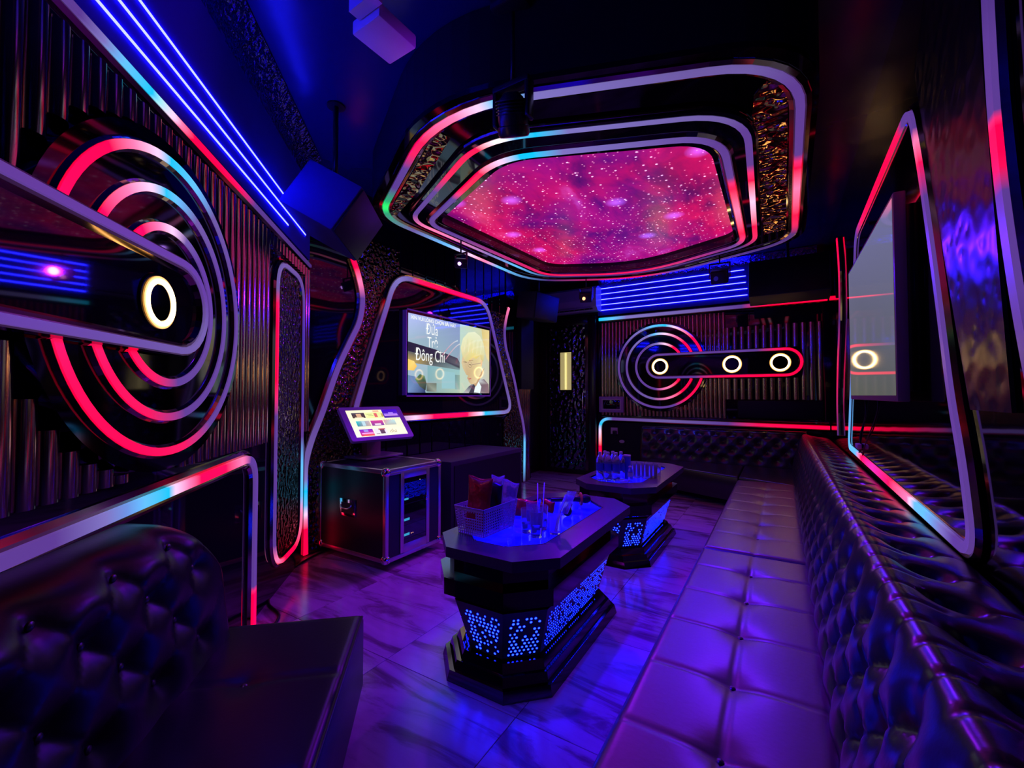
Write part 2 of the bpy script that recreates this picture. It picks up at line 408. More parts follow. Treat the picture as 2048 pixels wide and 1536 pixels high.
# grooved boards above and below the television, a fluted end of the same wall
def boards(ys, z0, z1, d, m_, parent):
    for a, b_ in zip(ys[:-1], ys[1:]):
        bm = bmesh.new(); bbox(bm, -3.57, -3.57+d, a+.006, b_-.006, z0, z1, .006, 1); bmobj('board', bm, m_, parent)
boards([3.38,3.57,3.78,3.95,4.12,4.32,4.56,4.75,4.95,5.15,5.35,5.55], 2.62, 3.44, .045, 'black_gloss', wl)
boards([2.95,3.2,3.5,3.7,3.9,4.22,4.54,4.72,4.9,5.1,5.3], 0.0, 1.08, .045, 'black_gloss', wl)
flutes(TV, 5.98, 6.35, .0, 1.5, .06, .026, 'bronze_mirror', wl)
box('pilaster', -3.57, -3.5, 5.95, 6.35, 1.5, 3.0, 'matte_dark', wl)
for y in (6.36, 6.5): box('door_post', -3.85, -3.62-.1*(y>6.4), y, y+.11, 0, 3.0, 'dark_wood', wd)

# ---------------------------------------------------------------- polygonal nebula panel in the ceiling
OUT = rounded([(-2.99,2.62),(-2.92,5.22),(-1.5,5.95),(.14,5.25),(.11,2.42),(-1.6,1.80)], [.3,.45,1.2,.35,.42,.5])
OUTX = rounded([(-3.08,2.56),(-3.0,5.28),(-1.5,6.05),(.23,5.32),(.19,2.33),(-1.62,1.70)], [.3,.45,1.2,.35,.42,.5])
MID = rounded([(-2.80,2.80),(-2.68,5.08),(-1.5,5.68),(-.2,5.12),(-.14,2.70),(-1.56,2.14)], [.2,.3,1.0,.25,.34,.3])
INN = rounded([(-2.69,2.91),(-2.56,5.0),(-1.5,5.54),(-.3,5.0),(-.28,2.84),(-1.57,2.34)], [.15,.25,.9,.2,.28,.25])
GAL = rounded([(-2.61,2.97),(-2.48,4.94),(-1.5,5.44),(-.37,4.94),(-.36,2.92),(-1.55,2.43)], [.1,.2,.8,.15,.22,.2])
can = thing('ceiling_light_panel', 'polygonal ceiling panel with a backlit pink star nebula print, framed by glowing bands', 'ceiling light', (-1.4, 3.8, 3.45))
cps = [ringplate(CE, OUTX, GAL, -.44, -.03, 'matte_dark', 'housing'),
       ringplate(CE, OUTX, MID, -.03, 0, 'black_mirror', 'mirror_band'),
       plate(CE, [(-.115,2.78),(-.10,2.62),(-.04,2.52),(.045,2.62),(.055,2.75),(.065,4.9),(-.12,4.95)], -.002, .006, 'hammered_gold', 'hammered_band'),
       plate(CE, [(-2.90,2.72),(-2.90,2.64),(-1.75,1.96),(-1.72,2.06),(-2.4,2.48)], -.002, .006, 'hammered_gold', 'hammered_band'),
       ringplate(CE, rounded([(-2.84,2.77),(-2.71,5.1),(-1.5,5.72),(-.16,5.15),(-.10,2.66),(-1.56,2.09)], [.2,.3,1.0,.25,.34,.3]), GAL, -.03, .03, 'black_gloss', 'inner_step'),
       plate(CE, GAL, -.10, -.07, 'nebula_print', 'nebula_print')]
colO = [((-1.272, 1.946),LC),((-1.384, 1.906),LK),((-1.548, 1.914),LP),((-1.840, 2.051),LR),((-2.016, 2.125),LR2),((-2.164, 2.207),LV),((-2.389, 2.302),LV),((-2.479, 2.358),LV),((-2.670, 2.470),(.01,.35,.10)),((-2.773, 2.538),(.02,.9,.12)),((-2.860, 2.624),(.02,.3,.12)),((-3.031, 3.029),LW2),((-2.969, 3.489),LC2),((-2.995, 3.891),LK),((-3.003, 4.142),LP),((-2.900, 4.438),LC2),((-2.666, 5.277),LV2),((-1.543, 5.854),LR2),((-1.154, 5.740),LV),((0.124, 5.037),LV2),((0.136, 4.510),LR),((0.121, 3.935),LP),((0.115, 3.575),LR),((0.112, 3.356),LV),((0.103, 2.918),LV),((0.028, 2.622),LV),((-0.141, 2.419),LW2),((-0.381, 2.315),LW2),((-1.093, 2.037),LW)]  # green keys: a laser's green reflection painted as band glow
colM = [((-0.297, 2.729),LW2),((-1.089, 2.374),LW),((-1.245, 2.313),LC),((-1.355, 2.288),LC2),((-1.448, 2.262),(1.2,1,1.1)),((-1.619, 2.287),LR),((-1.850, 2.400),LR),((-1.998, 2.474),LR2),((-2.193, 2.562),LV),((-2.632, 2.741),LV),((-2.781, 3.037),LP),((-2.749, 3.982),LW),((-2.722, 4.476),LC2),((-2.599, 5.145),LV2),((-0.243, 5.244),LV2),((-0.169, 4.581),LR),((-0.172, 3.981),LK),((-0.168, 3.561),LR),((-0.172, 3.359),LV),((-0.183, 2.905),LV)]
colI = [((-0.332, 2.932),LV),((-1.198, 2.533),LW),((-1.339, 2.487),LC),((-1.435, 2.456),LC),((-1.567, 2.446),LK),((-1.720, 2.521),LR),((-1.973, 2.623),LR),((-2.158, 2.703),LV),((-2.644, 2.894),LV),((-2.786, 3.334),LV),((-2.495, 4.938),LR2),((-1.398, 5.616),LR2),((-0.313, 5.025),LV),((-0.309, 4.636),LR),((-0.291, 4.071),LP),((-0.287, 3.619),LR),((-0.285, 3.407),LV)]
for nm, pt, c, hh in (('outer', OUT, colO, .012), ('mid', MID, colM, .022), ('inner', INN, colI, .042)):
    cps.append(sweep(CE, pt, [(-.022,hh),(.022,hh),(.020,hh+.012),(-.020,hh+.012)], True, 'led', 'led_band', None, c))
    cps.append(sweep(CE, pt, [(-.055,-.002),(-.052,hh*.6),(-.03,hh+.004),(-.022,hh),(.022,hh),(.03,hh+.004),(.052,hh*.6),(.055,-.002)], True, 'trim_metal', 'metal_trim', None))
reparent_at(can, cps)
# crinkled strips added to give the blue glow where walls and ceiling meet
def glow_strip(pl, x0, x1, z0, z1, name):
    vs, fs = [], []; n = int((x1-x0)/.025); k = 7; rnd = random.Random(3)
    for i in range(n+1):
        for j in range(k):
            t = j/(k-1); q = rnd.uniform(-.007, .007) if 0 < j < k-1 else 0
            vs.append(pl.p(x0+(x1-x0)*i/n, z0+(z1-z0)*t+q, .002+(.12*t*t+.01)+q*.6))
    for i in range(n):
        for j in range(k-1): fs.append((i*k+j, (i+1)*k+j, (i+1)*k+j+1, i*k+j+1))
    return mesh(name, vs, fs, 'crinkled', smooth=True, kind='structure')
glow_strip(LF, .15, 3.2, 3.26, 3.44, 'glow_strip_1')
glow_strip(BK, -2.7, .45, 3.34, 3.44, 'glow_strip_2')

# ---------------------------------------------------------------- thin blue line lights
LT = .0048
def line_lights(pl, rows, name, label, group, parent_plate=None):
    root = thing(name, label, 'wall light', pl.p(rows[0][0], rows[0][2], 0), group=group); obs = []
    if parent_plate:
        obs.append(plate(pl, parent_plate, .001, .012, 'blue_glow_felt', 'backing_panel'))
    for x0, x1, z in rows:
        obs.append(plate(pl, [(x0,z-LT),(x1,z-LT),(x1,z+LT),(x0,z+LT)], .012, .016, 'blue_line', 'light_line'))
    reparent_at(root, obs); return root
line_lights(BK, [(-2.7,-.40,2.89),(-2.7,-.40,2.985),(-2.7,-.42,3.08),(-2.7,-.42,3.175),(-2.7,-.44,3.27)], 'line_light_panel', 'panel coloured as if lit blue, with five thin white-blue light lines beside the air conditioner', None, [(-2.72,2.80),(.5,2.80),(.5,3.34),(-2.72,3.34)])
line_lights(LF, [(.20,3.4,2.87),(.17,3.4,2.775),(.62,3.4,2.685)], 'line_light_panel', 'three thin blue light lines running along the top of the left wall', None, [(.03,2.60),(4.4,2.60),(4.4,3.42),(.03,3.42)])

# ---------------------------------------------------------------- light bands of the left wall
led(LF, [(3.4,2.575),(.05,2.54)], False, .024, [((2.628, 2.543),LV),((2.528, 2.540),LW),((2.424, 2.536),LC2),((2.275, 2.542),LC),((2.214, 2.544),(.3,.7,.85)),((2.130, 2.548),LK),((2.057, 2.544),LP),((1.957, 2.543),LR),((1.723, 2.551),LR),((1.491, 2.559),LR2),((1.284, 2.566),LV),((0.308, 2.537),LV2)], 'light_strip', 'long straight colour band under the blue lines of the left wall', trim=.02)
lowpath = rounded([(4.2,.935),(1.2,1.03),(1.2,0.0)], .16, closed=False)
led(LF, lowpath, False, .045, [((2.810, 1.006),LV),((2.632, 1.024),LV),((2.478, 1.019),LW),((2.336, 1.026),(.12,.24,.6)),((2.253, 1.025),LC2),((2.112, 1.024),LC),((2.060, 1.028),LK),((1.977, 1.029),LP),((1.860, 1.030),LR),((1.585, 1.033),LR),((1.402, 1.038),LP),((1.297, 0.988),LV),((1.232, 0.827),LV),((1.240, 0.261),LV),((1.251, 0.178),LR),((1.248, 0.087),LR)], 'light_strip', 'colour band running above the left sofa and turning down to the floor', trim=.03)
cap = rounded([(.24,.20),(.24,2.36),(.86,2.36),(.86,.20)], .22)
cr = led(LF, cap, True, .026, [((0.731, 2.313),LW2),((0.975, 2.141),LW2),((0.971, 2.041),LR2),((0.975, 1.905),LR),((0.968, 1.503),LR),((0.968, 1.269),LV),((0.955, 0.702),LV),((0.876, 0.361),LV),((0.794, 0.260),LP),((0.646, 0.228),LR),((0.412, 0.281),LR),((0.328, 0.434),LP),((0.320, 0.552),LC2),((0.332, 0.837),LC2),((0.340, 1.039),LV),((0.371, 1.766),LB),((0.414, 2.162),LV)], 'wall_panel', 'tall capsule panel of hammered metal outlined by a thin colour band', trim=.025)
cr['category'] = 'wall panel'
o = plate(LF, rounded([(.26,.22),(.26,2.34),(.84,2.34),(.84,.22)], .2), .002, .012, 'hammered_small', 'hammered_panel'); reparent_at(cr, [o])

def disc_bar(pl, c, radii, rdisc, bar_x1, hw, rings, ringr, name, label, side, wdt, cols_arcs, cols_bar):
    """round mirror disc with three glowing arcs, crossed by a raised bar that carries ring lamps"""
    root = thing(name, label, 'wall decoration', pl.p(*c)); obs = []
    obs.append(plate(pl, circle(c, rdisc), .0, .05, 'black_mirror', 'mirror_disc'))
    a0 = math.degrees(math.asin(hw/radii[-1]))
    for r, cc in zip(radii, cols_arcs):
        if side > 0: ang = math.degrees(math.asin(hw/r)); path = circle(c, r, ang, 360-ang)
        else: ang = math.degrees(math.asin(hw/r)); path = circle(c, r, 180-ang, -180+ang)
        cols = [((c[0]+r*math.cos(math.radians(a)), c[1]+r*math.sin(math.radians(a))), col) for a, col in cc]
        obs.append(sweep(pl, path, [(-wdt/2,.05),(wdt/2,.05),(wdt/2,.068),(-wdt/2,.068)], False, 'led', 'led_arc', None, cols))
        obs.append(sweep(pl, path, [(-wdt*.9,.049),(-wdt*.55,.062),(wdt*.55,.062),(wdt*.9,.049)], False, 'trim_metal', 'metal_trim', None))
    xs = [c[0], bar_x1]
    n = 14; s = 1 if bar_x1 > c[0] else -1
    out = [(xs[0]-s*hw*math.sin(PI*i/n), c[1]-hw*math.cos(PI*i/n)) for i in range(n+1)]
    out += [(xs[1]+s*hw*math.sin(PI*i/n), c[1]+hw*math.cos(PI*i/n)) for i in range(n+1)]
    inn = [(x+(-s if False else 0), y) for x, y in out]
    sc_ = lambda k: [(xs[0]-s*hw*k*math.sin(PI*i/n), c[1]-hw*k*math.cos(PI*i/n)) for i in range(n+1)]+[(xs[1]+s*hw*k*math.sin(PI*i/n), c[1]+hw*k*math.cos(PI*i/n)) for i in range(n+1)]
    obs.append(plate(pl, out, .05, .085, 'black_gloss', 'raised_bar'))
    obs.append(sweep(pl, sc_(.90), [(-hw*.20,.082),(-hw*.14,.105),(-hw*.06,.099),(hw*.06,.099),(hw*.10,.105),(hw*.12,.082)], True, 'trim_metal', 'bar_trim', None))
    obs.append(sweep(pl, sc_(.90), [(-wdt*.45,.099),(wdt*.45,.099),(wdt*.42,.110),(-wdt*.42,.110)], True, 'led', 'led_band', None, cols_bar))
    reparent_at(root, obs)
    return root
def ring_lamp(pl, x, z, r, label, group=None, h=.085):
    t = thing('ring_lamp', label, 'wall lamp', pl.p(x, z, h), group=group)
    o1 = plate(pl, circle((x,z), r*1.28, n=40), h, h+.006, 'black_gloss', 'lamp_base')
    def rg(r0, r1, h0, h1, m_, nm): return ringplate(pl, circle((x,z), r1, n=48), circle((x,z), r0, n=48), h0, h1, m_, nm)
    o2 = rg(r*.84, r*1.02, h+.006, h+.016, 'ring_glow', 'glowing_ring'); o3 = rg(r*1.02, r*1.14, h+.006, h+.011, 'ring_halo', 'outer_diffuser')
    o4 = plate(pl, circle((x,z), r*.78, n=40), h+.005, h+.010, 'black_mirror', 'mirror_face')
    reparent_at(t, [o1,o2,o3,o4]); return t
# left wall: seen from inside, the plane's first axis runs towards the camera (to the left in the picture)
arcsL = [[(0,LV)]]
ca = [
 [(20,LV),(60,LW2),(75,LC2),(95,LC),(104,LK),(114,LP),(128,LR),(160,LR),(200,LR2),(212,LR),(255,LR),(280,LR2),(300,LV),(350,LV)],
 [(30,LV),(70,LW2),(88,LC2),(100,LC),(110,LK),(130,LP),(150,LR),(205,LR2),(225,LR),(255,LR2),(285,LV),(330,LV)],
 [(50,LV),(75,LW2),(95,LK),(110,LP),(130,LR),(225,LR),(250,LR2),(280,LV),(320,LV)]]
# angles are measured with 0 towards the camera side; mirror them so that red lies on the camera side
ca = [[(180-a, c) for a, c in q] for q in ca]
disc_bar(LF, (2.17,1.755), (.575,.44,.305), .65, 4.0, .195, None, .1, 'mirror_disc_decoration', 'large round mirror disc with glowing arcs and a crossing bar on the left wall', 1, .030, ca,
         [((4.0,1.96),LV2),((3.0,1.96),LV),((2.6,1.96),LV),((1.9,1.9),LV),((1.9,1.6),LW2),((3.0,1.58),LV),((4.0,1.58),LV2)])
ring_lamp(LF, 2.30, 1.745, .085, 'single glowing ring lamp on the black bar of the left wall', h=.085)
def skipL(x, z0, z1):
    d = x-2.17
    if .16 < x < .97: return [(z0, .1), (2.42, z1)] if z0 < .1 else [(2.42, z1)]
    if abs(d) < .66:
        k = math.sqrt(.66**2-d*d)
        return [(z0, 1.755-k), (1.755+k, z1)]
    if x > 2.7: return [(z0, 1.54), (2.0, z1)]
    return [(z0, z1)]
flutes(LF, .02, 4.1, 1.09, 2.50, .074, .033, 'bronze_mirror', wa, skip=skipL)

# ---------------------------------------------------------------- television wall
sur = thing('television_surround', 'black trapezoid television surround edged with a rounded colour band', 'wall panel', TV.p(4.2, 1.15))
hl = [(2.303, 0.015),(2.294, 0.361),(2.290, 0.669),(2.302, 0.827),(2.361, 1.023),(2.462, 1.258),(2.610, 1.647),(2.746, 1.916),(2.855, 2.135),(2.889, 2.366),(2.838, 2.584),(2.765, 2.744)]
hlR = [(8.40-a, b_) for a, b_ in hl]
mid_in = [(3.36,2.72),(3.36,3.0)]
plL = hl+[(2.85,2.98),(3.40,2.98),(3.40,2.7),(2.74,1.1),(2.9,1.05),(2.9,0)]
plR = [(8.40-a, b_) for a, b_ in plL]
obs = [plate(TV, plL, .002, .03, 'hammered_small', 'hammered_side'), plate(TV, plR, .002, .03, 'hammered_small', 'hammered_side')]
trap = rounded([(2.74,1.15),(5.66,1.15),(4.98,2.70),(3.30,2.70)], [.2,.22,.22,.24])
obs.append(plate(TV, trap, .03, .07, 'black_gloss', 'black_panel'))
led(TV, trap, True, .05, [((3.382, 2.581),LW),((3.517, 2.638),LW2),((3.651, 2.649),LR2),((3.861, 2.664),LR),((4.378, 2.682),LR),((4.699, 2.690),LR2),((4.895, 2.657),LW2),((5.053, 2.399),LV),((5.378, 1.776),LV),((5.515, 1.293),LW2),((5.378, 1.147),LW),((4.935, 1.128),LC),((4.853, 1.110),LK),((4.542, 1.097),LR),((3.872, 1.098),LR),((3.745, 1.092),LP),((3.593, 1.089),LK),((3.253, 1.097),LV),((2.777, 1.186),LV),((2.983, 1.657),LV),((3.141, 2.083),LV),((3.241, 2.417),LW2)], '', '', h=.07, parent=None if False else sur, trim=.03)
for ch in list(sur.children): ch.location = ch.location-sur.location
reparent_at(sur, obs)
cO = [((2.303, 0.023),LR),((2.300, 0.231),LR),((2.299, 0.304),LP),((2.299, 0.369),LK),((2.298, 0.438),LC2),((2.296, 0.555),LC),((2.290, 0.669),LW),((2.302, 0.827),LW2),((2.462, 1.258),LV),((2.746, 1.916),LV),((2.889, 2.366),LV),((2.863, 2.545),LP),((2.813, 2.658),LR),((2.765, 2.744),LR)]
led(TV, smoothpath(hl, 4), False, .05, cO, 'light_strip', 'curved colour band left of the television surround, red at its foot', h=.03, trim=.03)
led(TV, smoothpath(hlR, 4), False, .045, [((6.07,0),LV2),((6.08,.3),LC2),((6.1,.62),LC2),((6.08,.8),LV),((5.8,1.6),LV),((5.5,2.4),LV),((5.6,2.76),LP)], 'light_strip', 'curved colour band right of the television surround beside the black pillar', h=.03, trim=.03)

def picture(pl, quads, name, parent, h0):
    """flat print on a screen: coloured polygons, each a hair in front of the last"""
    vs, fs, cs = [], [], []
    for i, (pts, col) in enumerate(quads):
        k = len(vs); cols = col if isinstance(col[0], (tuple, list)) else [col]*len(pts)
        for p_, c in zip(pts, cols): vs.append(pl.p(p_[0], p_[1], h0+i*.00008)); cs += [*c, 1]
        fs.append(tuple(range(k, k+len(pts))))
    me = bpy.data.meshes.new(name); me.from_pydata([tuple(v) for v in vs], [], fs); me.update()
    at = me.attributes.new('Col', 'FLOAT_COLOR', 'POINT'); at.data.foreach_set('color', cs)
    return put(bpy.data.objects.new(name, me), name, 'screen', parent)
def text(pl, body, x, z, size, h, color_mat, parent, name='lettering', bold=0, align='LEFT', xs=1.0):
    cu = bpy.data.curves.new(name, 'FONT'); cu.body = body; cu.size = size; cu.extrude = .0004; cu.offset = bold; cu.align_x = align
    o = bpy.data.objects.new(name, cu); COL.objects.link(o)
    M_ = Matrix((pl.a, pl.b, pl.n)).transposed().to_4x4(); M_.translation = pl.p(x, z, h)
    o.matrix_world = M_ @ Matrix.Diagonal((xs,1,1,1))
    bpy.context.view_layer.update(); dg = bpy.context.evaluated_depsgraph_get()
    me = bpy.data.meshes.new_from_object(o.evaluated_get(dg)); me.transform(o.matrix_world); bpy.data.objects.remove(o)
    me.materials.clear(); q = bpy.data.objects.new(name, me); put(q, name, color_mat, parent); q['kind'] = 'stuff'; return q
mat('letter_white', (.1,.1,.1), emit=(.9,.95,.85), es=1.0)
mat('letter_grey', (.1,.1,.1), emit=(.25,.2,.2), es=1.0)
# television: local screen coordinates u 0..1 to the right, v 0..1 up
tvr = thing('television', 'large wall television showing a karaoke song title and a fair-haired person', 'television', TV.p(4.2, 1.43))
y0, y1, z0, z1 = 3.43, 4.98, 1.43, 2.305
def U(u, v): return (y0+u*(y1-y0), z0+v*(z1-z0))
Q = []
def q(pts, col): Q.append(([U(*p_) for p_ in pts], col))
SKY1, SKY2 = (.16,.22,.42), (.26,.42,.52)
q([(0,0),(1,0),(1,1),(0,1)], [(.25,.42,.5),(.45,.5,.42),(.5,.55,.42),(.40,.48,.75)])
q([(0,.60),(.62,.44),(.62,1),(0,1)], [(.30,.44,.50),(.24,.34,.42),(.22,.28,.52),(.42,.48,.85)])
q([(0,.64),(.3,.58),(.55,.50),(.6,.40),(.6,.36),(.3,.47),(0,.52)], [(.02,.015,.04),(.03,.02,.05),(.06,.05,.08),(.12,.12,.14),(.05,.05,.07),(.03,.02,.05),(.02,.015,.04)])
q([(0,.52),(.3,.47),(.6,.36),(.6,.33),(.25,.36),(0,.38)], [(.10,.11,.11),(.05,.05,.06),(.05,.05,.06),(.2,.3,.32),(.10,.12,.12),(.5,.35,.10)])
q([(.2,.36),(.6,.33),(.6,0),(.2,0)], [(.20,.40,.45),(.28,.50,.50),(.40,.52,.40),(.22,.36,.38)])
q([(.36,.30),(.52,.29),(.52,.06),(.36,.06)], (.28,.50,.54))
q([(.0,.22),(.1,.20),(.16,.12),(.18,0),(0,0)], [(.10,.22,.42),(.12,.2,.4),(.05,.1,.25),(.02,.03,.12),(.16,.26,.5)])
q([(.07,.17),(.12,.24),(.17,.22),(.19,.12),(.18,.03),(.12,.08)], [(.10,.25,.12),(.05,.12,.05),(.15,.3,.15),(.05,.08,.06),(.02,.03,.03),(.08,.1,.08)])
q([(.19,.13),(.30,.13),(.30,.01),(.19,.02)], [(.2,.22,.18),(.12,.15,.12),(.3,.35,.28),(.06,.07,.07)])
q([(.0,.42),(.06,.40),(.09,.34),(.06,.28),(.0,.28)], [(.9,.6,.12),(.9,.65,.2),(.8,.5,.1),(.8,.5,.1),(.9,.6,.12)])
q([(.52,.26),(.60,.26),(.60,.05),(.52,.05)], [(.15,.28,.3),(.3,.4,.3),(.3,.45,.35),(.25,.4,.4)])
for dx, c in ((0,(.55,.18,.28)),(.05,(.6,.25,.33))):
    for i in range(10):
        a, b_ = i/10, (i+1)/10
        f_ = lambda t: (.355+dx+.20*t, .49-dx*.6+.26*math.sin(t*1.35))
        p_, r_ = f_(a), f_(b_); cc = tuple(c[k]*(1-a)+(.5,.65,.7)[k]*a for k in range(3))
        q([p_, r_, (r_[0], r_[1]+.018), (p_[0], p_[1]+.018)], cc)
q([(.58,1),(1,1),(1,0),(.58,0)], [(.45,.62,.55),(.62,.60,.30),(.5,.5,.42),(.48,.6,.45)])
q([(.88,1),(1,1),(1,.5),(.96,.55),(.90,.8)], [(.6,.5,.2),(.75,.6,.25),(.75,.62,.3),(.75,.6,.3),(.7,.55,.22)])
# the pictured singer: pale hair, face in profile turned down and left, glasses, dark suit
q([(.62,0),(.70,.10),(.78,.17),(.84,.20),(.92,.22),(.99,.14),(1,0)], [(.45,.5,.5),(.10,.10,.14),(.25,.2,.25),(.55,.6,.6),(.16,.11,.14),(.22,.13,.15),(.25,.16,.18)])
q([(.76,.02),(.83,.20),(.88,.10),(.86,0)], (.75,.85,.85))
q([(.70,.0),(.77,.15),(.80,.16),(.77,0)], (.05,.045,.07))
q([(.80,.10),(.88,.26),(.93,.40),(.86,.30),(.76,.14)], (.50,.32,.18))
q([(.60,.44),(.62,.36),(.665,.27),(.69,.26),(.675,.22),(.69,.20),(.70,.165),(.735,.13),(.80,.15),(.87,.30),(.89,.46),(.86,.58),(.72,.62),(.62,.58)], [(.62,.48,.28),(.62,.50,.28),(.55,.38,.2),(.55,.38,.2),(.55,.36,.2),(.5,.34,.18),(.6,.45,.25),(.62,.46,.25),(.72,.58,.32),(.80,.66,.36),(.82,.70,.40),(.7,.6,.3),(.7,.6,.35),(.6,.5,.3)])
q([(.61,.55),(.59,.66),(.62,.80),(.69,.90),(.78,.93),(.86,.88),(.91,.78),(.93,.62),(.91,.50),(.88,.48),(.86,.58),(.80,.52),(.76,.54),(.70,.48),(.655,.46)], [(.62,.58,.26),(.72,.70,.42),(.72,.74,.48),(.72,.76,.52),(.74,.78,.55),(.72,.74,.52),(.68,.70,.45),(.66,.64,.36),(.6,.52,.25),(.6,.5,.2),(.70,.55,.20),(.72,.58,.16),(.75,.62,.20),(.70,.58,.2),(.62,.54,.24)])
for i in range(9):
    x = .63+i*.029; q([(x,.60+.01*(i%3)),(x+.006,.60),(x+.03,.80),(x+.024,.80)], (.66,.63,.34) if i % 2 else (.76,.74,.46))
q([(.865,.50),(.885,.52),(.895,.48),(.885,.42),(.87,.42)], (.80,.52,.28))
q([(.61,.455),(.66,.465),(.68,.45),(.66,.448)], (.25,.18,.10)); q([(.70,.49),(.76,.50),(.76,.492),(.70,.478)], (.35,.24,.12))
for k in range(14):
    for cx_, rr_ in ((.715,.030),):
        a, b_ = 2*PI*k/14, 2*PI*(k+1)/14
        q([(cx_+rr_*math.cos(a), .425+1.5*rr_*math.sin(a)),(cx_+rr_*math.cos(b_), .425+1.5*rr_*math.sin(b_)),(cx_+rr_*.88*math.cos(b_), .425+1.32*rr_*math.sin(b_)),(cx_+rr_*.88*math.cos(a), .425+1.32*rr_*math.sin(a))], (.30,.2,.15))
q([(.745,.432),(.87,.47),(.87,.462),(.745,.422)], (.35,.25,.18))
q([(.70,.43),(.73,.425),(.735,.415),(.70,.42)], (.12,.08,.06)); q([(.690,.215),(.725,.225),(.735,.215),(.70,.200)], (.50,.12,.12))
obs = [box('television_body', -3.495, -3.452, y0-.025, y1+.025, z0-.03, z1+.03, 'black_gloss', bevel=.004)]
e = .02
for a0_, a1_, b0_, b1_ in ((y0-.035,y1+.035,z0-.045,z0-.028),(y0-.035,y1+.035,z1+.028,z1+.045),(y0-.035,y0-.022,z0-.045,z1+.045),(y1+.022,y1+.035,z0-.045,z1+.045)):
    obs.append(box('bezel', -3.50, -3.445, a0_, a1_, b0_, b1_, 'lilac_plastic'))
obs.append(picture(TV, Q, 'screen_picture', None, .1185))
for s_, x, z, sz, bo, xs in (('XIN VUI LÒNG CHỌN BÀI HÁT', .02, .93, .058, .0010, .96), ('Đứa', .175, .77, .175, 0, .66), ('Trẻ', .19, .60, .175, 0, .66), ('Đông Chí', .065, .415, .195, 0, .66)):
    p_ = U(x, z); obs.append(text(TV, s_, p_[0], p_[1], sz, .128, 'letter_white', None, bold=bo, xs=xs))
p_ = U(.31,.545); obs.append(box('lettering', -3.443, -3.442, p_[0], p_[0]+.09, p_[1], p_[1]+.008, 'letter_white'))
reparent_at(tvr, obs)

# ---------------------------------------------------------------- back wall
mat('hammered_dim', (.012,.010,.010), 0, .25, .25); bump(MATS['hammered_dim'], 14, .35, .02, 'voronoi')
cb_ = [
 [(20,LV),(60,LW2),(80,LC2),(95,LC2),(100,LK),(108,LP),(125,LW2),(180,LV),(240,LV),(290,LV),(310,LR),(335,LR)],
 [(25,LR),(45,LR),(60,LP),(80,LK),(95,LC2),(110,LW),(180,LV),(260,LW2),(290,LP),(310,LR),(335,LR)],
 [(30,LR),(55,LR),(75,LK),(95,LW),(120,LV),(200,LV),(260,LV),(290,LP),(320,LR)]]
cb_[0] = [(17,LR),(40,LR),(55,LP),(68,LK),(80,LC),(100,LC2),(115,LW),(150,LV),(220,LV),(290,LV),(305,LR2),(325,LR),(343,LR)]
disc_bar(BK, (-1.67,1.87), (.665,.53,.37), .72, .07, .205, None, .1, 'mirror_disc_decoration', 'round mirror disc with glowing arcs and a long bar on the back wall', 1, .034, cb_,
         [((-1.67,2.06),LV),((-1.0,2.06),LV),((-.3,2.06),LV),((-.02,2.06),LR2),((.12,2.06),LR),((.25,1.87),LR),((.12,1.68),LR),((-.3,1.68),LR),((-.8,1.68),LR2),((-1.1,1.68),LV),((-1.67,1.68),LV)])
for x, lb in ((-1.65,'glowing ring lamp at the left end of the back wall bar'),(-.61,'glowing ring lamp in the middle of the back wall bar'),(0.0,'glowing ring lamp at the right end of the back wall bar')):
    ring_lamp(BK, x, 1.865, .115, lb, group=None)
def skipB(x, z0, z1):
    d = x+1.67
    if abs(d) < .73:
        k = math.sqrt(.73**2-d*d); return [(z0, 1.87-k), (1.87+k, z1)]
    return [(z0, z1)]
flutes(BK, -2.68, -.72, 1.06, 2.66, .062, .027, 'bronze_mirror', wb, skip=skipB)
flutes(BK, -.72, .52, 1.34, 2.42, .095, .032, 'bronze_mirror', wb, skip=lambda x,a,b_: [(a,1.65),(2.09,b_)] if x < .22 else [(a,b_)])
led(BK, [(-2.70,2.73),(.56,2.72)], False, .05, [((-2.7,2.72),LC),((-2.45,2.72),LC2),((-2.2,2.72),LW),((-1.0,2.72),LW2),((-.5,2.72),LV),((-.25,2.72),LR2),((-.1,2.72),LR),((.56,2.72),LR)], 'light_strip', 'straight colour band under the blue light panel of the back wall', trim=.02)
led(BK, rounded([(.56,.96),(-2.69,1.0),(-2.69,.02)], .18, closed=False), False, .045, [((.56,.96),LR),((.2,.96),LR),((-.3,.96),LR2),((-.7,.96),LV),((-1.5,.98),LW2),((-2.45,1.0),LV),((-2.60,.99),LC2),((-2.68,.88),LC),((-2.69,.78),LK),((-2.69,.62),(1.6,.3,.3)),((-2.69,.50),LR),((-2.69,.38),LR),((-2.69,.3),LV),((-2.69,.02),LV)], 'light_strip', 'colour band along the ledge above the back sofa, bending down at its left end', trim=.03)
le = box('ledge', -2.62, .56, 7.16, 7.3, 1.03, 1.05, 'black_gloss', wb, bevel=.005)
box('dark_inset', -.55, .5, 7.25, 7.3, 1.06, 1.33, 'matte_dark', wb, bevel=.02)
box('lower_panel', -2.62, -1.0, 7.27, 7.3, .05, .93, 'matte_dark', wb)
